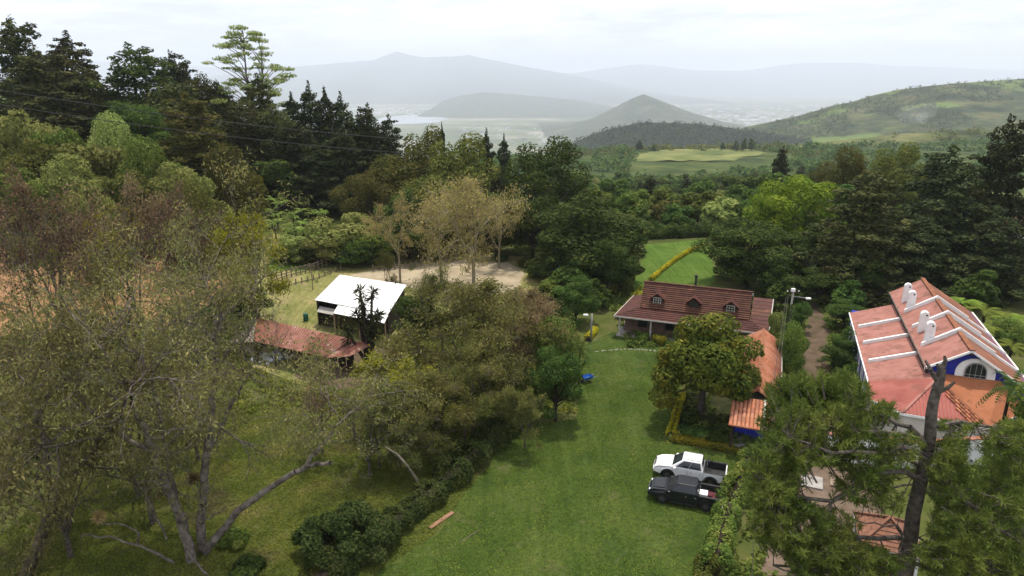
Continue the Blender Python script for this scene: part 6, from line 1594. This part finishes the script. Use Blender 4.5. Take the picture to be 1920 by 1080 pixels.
# ================================================================== SMALL THINGS ABOUT THE GROUNDS
wood_pale = surf('weathered_wood', (.13, .10, .075), (.24, .19, .145), 3, .9, .15, 6, .4, 12)
def fence(name, label, a, b, n, h, rails=3, wood=wood_pale, pr=.07):
    a, b = Vector(a), Vector(b); R = thing(name, label, 'fence', (a.x, a.y, hz(a.x, a.y)))
    L = [Vector((p.x - a.x, p.y - a.y, hz(p.x, p.y) - hz(a.x, a.y))) for p in [a.lerp(b, i / n) for i in range(n + 1)]]; rg = random.Random(n)
    for p in L: MB().bar(p - Vector((0, 0, .3)), p + Vector((rg.uniform(-.05, .05), 0, h * rg.uniform(.95, 1.08))), pr * 2).build('post', wood, R)
    for k in range(rails):
        zz = Vector((0, 0, h * (.3 + .3 * k)))
        for p, q in zip(L, L[1:]): MB().bar(p + zz + Vector((0, -.09, rg.uniform(-.03, .03))), q + zz + Vector((0, -.09, rg.uniform(-.03, .03))), .06, .12).build('rail', wood, R)
fence('wooden_fence', 'grey rail fence crossing the paddock towards the white shed', gp(512, 547), gp(628, 500), 14, 1.4, 3)
fence('wooden_fence', 'second lower fence just below the paddock rail fence', gp(508, 560), gp(640, 512), 12, .8, 1)
fence('wooden_fence', 'dark paling fence under the trees at the head of the paddock', gp(552, 503), gp(640, 502), 22, 1.7, 2, dark_wood, .05)
fence('wire_fence', 'thin post fence beside the paddock sand', gp(700, 512), gp(790, 500), 9, 1.1, 2)

p = gp(587, 548); R = thing('wooden_pole', 'thin bare pole standing alone by the paddock fence', 'pole', (p.x, p.y, 0)); MB().tube([(0, 0, -.3), (.03, 0, 2.0), (0, 0, 4.2)], [.07, .06, .05], 8).build('shaft', wood_pale, R); MB().bar((-.5, 0, 3.9), (.5, 0, 3.9), .06).build('crossbar', wood_pale, R)
p = gp(574, 602); R = thing('green_barrel', 'green plastic barrel on the dry grass before the white shed', 'barrel', (p.x, p.y, 0))
gm = surf('green_plastic', (.010, .085, .055), (.018, .13, .085), 2, .5, .4)
MB().lathe([(.27, 0), (.30, .04), (.31, .28), (.33, .32), (.31, .36), (.31, .6), (.33, .64), (.31, .68), (.30, .9), (.27, .94)], n=18).build('drum', gm, R, True); MB().lathe([(.27, .94), (.28, .99), (.05, 1.0)], n=18).build('lid', gm, R)
p = gp(515, 672); R = thing('rubble_heap', 'heap of pale grey sacks beside the rusty shed', 'heap', (p.x, p.y, 0)); rg = random.Random(6)
gs = [surf('grey_sack', (.34, .36, .40), (.56, .58, .62), 3, .8, .2, 5, .4, 6), surf('pale_sack', (.50, .52, .55), (.70, .72, .74), 3, .8, .2, 5, .4, 6)]
for i in range(46):
    x, y = rg.gauss(0, .95), rg.gauss(0, .5); z = max(0, .75 - abs(x) * .3 - abs(y) * .5) * rg.random()
    mb = MB(); mb.box(-.32, .32, -.2, .2, 0, .2); s_ = mb.build('sack', gs[rg.randrange(2)], R, bevel=.08); s_.location = (x, y, z + .02); s_.rotation_euler = (rg.uniform(-.4, .4), rg.uniform(-.4, .4), rg.uniform(0, 3))
# plank and stick on the lawn
a, b = gp(806, 992), gp(849, 962); mb = MB().bar((-(b - a).length / 2, 0, .07), ((b - a).length / 2, 0, .07), .30, .10); o = mb.build('plank', surf('reddish_plank', (.20, .105, .065), (.32, .18, .12), 2, .85, .2, 6, .3, 9, sc=(.3, 4, 4)), None, bevel=.012); o.location = ((a.x + b.x) / 2, (a.y + b.y) / 2, 0); o.rotation_euler.z = math.atan2(b.y - a.y, b.x - a.x); tag(o, 'thick reddish plank lying on the lawn by the long hedge', 'plank')
a, b = gp(862, 1019), gp(898, 995); o = MB().tube([(0, 0, .03), ((b.x - a.x) * .5, (b.y - a.y) * .5 + .04, .05), (b.x - a.x, b.y - a.y, .04)], [.03, .028, .018], 6).build('stick', wood_pale, None, True); o.location = (a.x, a.y, 0); tag(o, 'thin pale stick lying on the lawn near the plank', 'stick')
# leaning dead trunk over the long hedge
a = gp(798, 940); P = [np.array(yp(*q)) for q in [(800, 945, a.y + .4), (785, 905, a.y + .6), (765, 875, a.y + .8), (745, 852, a.y + 1), (722, 838, a.y + 1.2)]]
R = thing('dead_trunk', 'leaning dead trunk, bleached at the tip, poking out of the long hedge', 'dead tree', (P[0][0], P[0][1], 0)); MB().tube([Vector(q - P[0]) + Vector((0, 0, P[0][2])) for q in P], [.13, .12, .10, .085, .05], 8).tube([Vector((0, .1, -.2)), Vector((0, 0, P[0][2]))], [.16, .14], 8).build('trunk', surf('bleached_wood', (.07, .065, .045), (.21, .19, .15), 1.6, .9, .1, 6), R, True)
# stepping stones edging the lawn
R = thing('stone_edging', 'row of pale stones edging the lawn before the red house', 'stone row', tuple(gp(1112, 660))); st = surf('pale_stone', (.22, .20, .16), (.46, .43, .36), 2, .9); rg = random.Random(8); o0 = gp(1112, 660)
for i in range(26):
    q = gp(1118 + i * 4.7 + rg.uniform(-2, 2), 660 - 4.5 * math.sin(min(1, i / 12) * 1.57) + (i > 14) * (i - 14) * .3) - o0
    s_ = MB().slab([(math.cos(t) * rg.uniform(.07, .17), math.sin(t) * rg.uniform(.06, .12), .07) for t in np.linspace(0, 5.4, 6)], .12).build('stone', st, R, bevel=.03); s_.location = q + Vector((0, rg.uniform(-.08, .08), rg.uniform(-.02, .03))); s_.rotation_euler.z = rg.uniform(0, 3)
# blue wheelbarrow tub at the lawn edge
p = gp(1101, 716); R = thing('blue_wheelbarrow', 'small blue wheelbarrow left at the lawn edge by the dark clipped tree', 'wheelbarrow', (p.x, p.y, 0), .5)
MB().add([(-.4, -.25, .35), (.4, -.25, .35), (.4, .25, .35), (-.4, .25, .35), (-.6, -.38, .65), (.55, -.38, .65), (.55, .38, .65), (-.6, .38, .65)], [(0, 1, 2, 3), (0, 4, 5, 1), (1, 5, 6, 2), (2, 6, 7, 3), (3, 7, 4, 0)]).build('tub', surf('blue_plastic', (.015, .09, .36), (.03, .15, .5), 2, .4, .4), R)
MB().lathe([(.05, -.05), (.2, -.05), (.2, .05), (.05, .05)], (-.6, 0, .2), 16, 'y').build('wheel', tyre_m, R)
for s in (-1, 1):
    MB().tube([(-.6, s * .1, .2), (.2, s * .25, .36), (1.0, s * .3, .55)], .022, 6).build('handle', grey_metal, R); MB().tube([(.3, s * .26, .38), (.42, s * .26, 0)], .02, 6).build('leg', grey_metal, R)

def lamp_post(label, px, py, h, arm, vines=False, transformer=False):
    p = gp(px, py); R = thing('street_lamp' if not vines else 'utility_pole', label, 'street lamp' if not vines else 'utility pole', (p.x, p.y, 0))
    MB().tube([(0, 0, -.3), (0, 0, h * .5), (0, 0, h)], [.14, .12, .09], 10).build('pole', concrete if vines else grey_metal, R, True)
    ax, az = arm
    MB().tube([(0, 0, h - .7), (ax * .5, -.2, h - .55 + az * .5), (ax, -.3, h - .5 + az)], .04, 8).build('arm', grey_metal, R, True)
    MB().add([(ax - .1, -.45, h - .56 + az), (ax + .45, -.45, h - .50 + az), (ax + .45, -.15, h - .50 + az), (ax - .1, -.15, h - .56 + az), (ax - .1, -.42, h - .42 + az), (ax + .4, -.38, h - .40 + az), (ax + .4, -.22, h - .40 + az), (ax - .1, -.18, h - .42 + az)], [(3, 2, 1, 0), (4, 5, 6, 7), (0, 1, 5, 4), (1, 2, 6, 5), (2, 3, 7, 6), (3, 0, 4, 7)]).build('lamp_head', white_paint, R)
    if vines:
        rng = np.random.default_rng(7); n = 900; a = rng.uniform(0, 6.28, n); z = rng.random(n) ** 1.5 * h * .8; r = .18 + .35 * rng.random(n) * (1 - z / h)
        V, F = leaf_quads(rng, np.stack([np.cos(a) * r - .1, np.sin(a) * r, z], 1), np.stack([np.cos(a), np.sin(a), np.full(n, .3)], 1), .22, .15, .5); mobj('ivy', np_mesh('ivy', V, F, LM['deep']), R)
        MB().bar((-.7, 0, h - .25), (.7, 0, h - .25), .09).build('crossarm', dark_wood, R)
        for x in (-.6, 0, .6): MB().lathe([(.03, 0), (.06, .05), (.06, .12), (.02, .18)], (x, 0, h - .2), 8).build('insulator', white_paint, R)
        MB().box(-.28, .12, -.3, .02, h - .15, h + .22).build('junction_box', white_paint, R, bevel=.05)
    return p
lamp_post('vine-clad concrete pole with a lamp arm beside the dirt track', 1472, 668, 7.6, (1.4, -.35), True)
lamp_post('grey street lamp with a pale flat head before the small dense tree', 1108, 640, 3.4, (-.9, .45))

def cable(label, pts, r=.02, sag=.0, group=None):
    P = [Vector(yp(*q)) for q in pts]; Q = []
    for a, b in zip(P, P[1:]):
        for i in range(12):
            t = i / 12; Q.append(a.lerp(b, t) - Vector((0, 0, sag * 4 * t * (1 - t))))
    Q.append(P[-1]); o = P[0]
    ob = MB().tube([q - o for q in Q], r, 5).build('power_cable', surf('black_cable', (.03, .03, .03), (.05, .05, .05)) if 'black_cable' not in MATS else MATS['black_cable'], None, True); ob.location = o; tag(ob, label, 'cable', group)
grp = 'power cables across the hillside'
cable('upper power cable crossing in front of the hilltop trees', [(-260, 125, 86), (770, 262, 104)], .05, 1.0, grp)
cable('lower power cable crossing in front of the hilltop trees', [(-260, 152, 86), (770, 288, 104)], .05, 1.0, grp)
pp = gp(1472, 668)
cable('cable running from the vine-clad pole down past the orange pavilion', [(1478, 552, pp.y), (1455, 750, 40)], .02, .3)
cable('second cable dropping from the vine-clad pole over the garden', [(1474, 556, pp.y), (1447, 740, 40)], .02, .4)
cable('thin pale wire hanging beside the pine at the bottom edge', [(1417, 945, 33), (1409, 1095, 28)], .015, .1)
# concrete slabs of the terrace beyond the pine
for px, py, w, d, lab in [(1522, 905, 1.5, 1.7, 'pale concrete slab with a crack line on the brown terrace'), (1568, 905, .9, 1.5, 'narrow brown slab next to the pale concrete slab')]:
    p = gp(px, py); o = MB().box(-w/2, w/2, -d/2, d/2, 0, .10).build('paving_slab', concrete if w > 1 else surf('brown_slab', (.20, .15, .11), (.28, .21, .16), 1), None, bevel=.01); o.location = (p.x, p.y, .03); o.rotation_euler.z = -.4; tag(o, lab, 'slab')

# ================================================================== smoke and haze
def volume(name, mat_name, dens, col, aniso, build):
    m = bpy.data.materials.new(mat_name); m.use_nodes = True; n, l = m.node_tree.nodes, m.node_tree.links; n.clear()
    v = n.new('ShaderNodeVolumePrincipled'); v.inputs['Color'].default_value = (*col, 1); v.inputs['Density'].default_value = dens; v.inputs['Anisotropy'].default_value = aniso
    ou = n.new('ShaderNodeOutputMaterial'); l.new(v.outputs['Volume'], ou.inputs['Volume'])
    return tag(build.build(name, m), kind='stuff')
HAZE = MB().box(-41500, 41500, -41500, 41500, -440, 1320)
volume('haze', 'pale_haze', 8.6e-5, (.80, .865, 1.0), .0, HAZE)

def puff(label_name, px, py, Y, rx, ry, rz, dens):
    c = Vector(yp(px, py, Y)); bm = bmesh.new(); bmesh.ops.create_icosphere(bm, subdivisions=3, radius=1.0)
    for v in bm.verts:
        k = 1 + .25 * math.sin(v.co.x * 4 + v.co.z * 3) * math.sin(v.co.z * 5 + 1); v.co = Vector((v.co.x * rx * k + v.co.z * rz * .35, v.co.y * ry * k, v.co.z * rz * k)) + c
    me = bpy.data.meshes.new(label_name); bm.to_mesh(me); bm.free(); o = mobj(label_name, me)
    m = bpy.data.materials.new('thin_smoke'); m.use_nodes = True; n, l = m.node_tree.nodes, m.node_tree.links; n.clear()
    v = n.new('ShaderNodeVolumePrincipled'); v.inputs['Color'].default_value = (.95, .97, 1, 1); v.inputs['Density'].default_value = dens
    ou = n.new('ShaderNodeOutputMaterial'); l.new(v.outputs['Volume'], ou.inputs['Volume']); me.materials.append(m); tag(o, kind='stuff')
puff('smoke', 1718, 214, 1420, 40, 34, 22, .0016)
puff('smoke', 1728, 219, 1425, 12, 12, 9, .006)
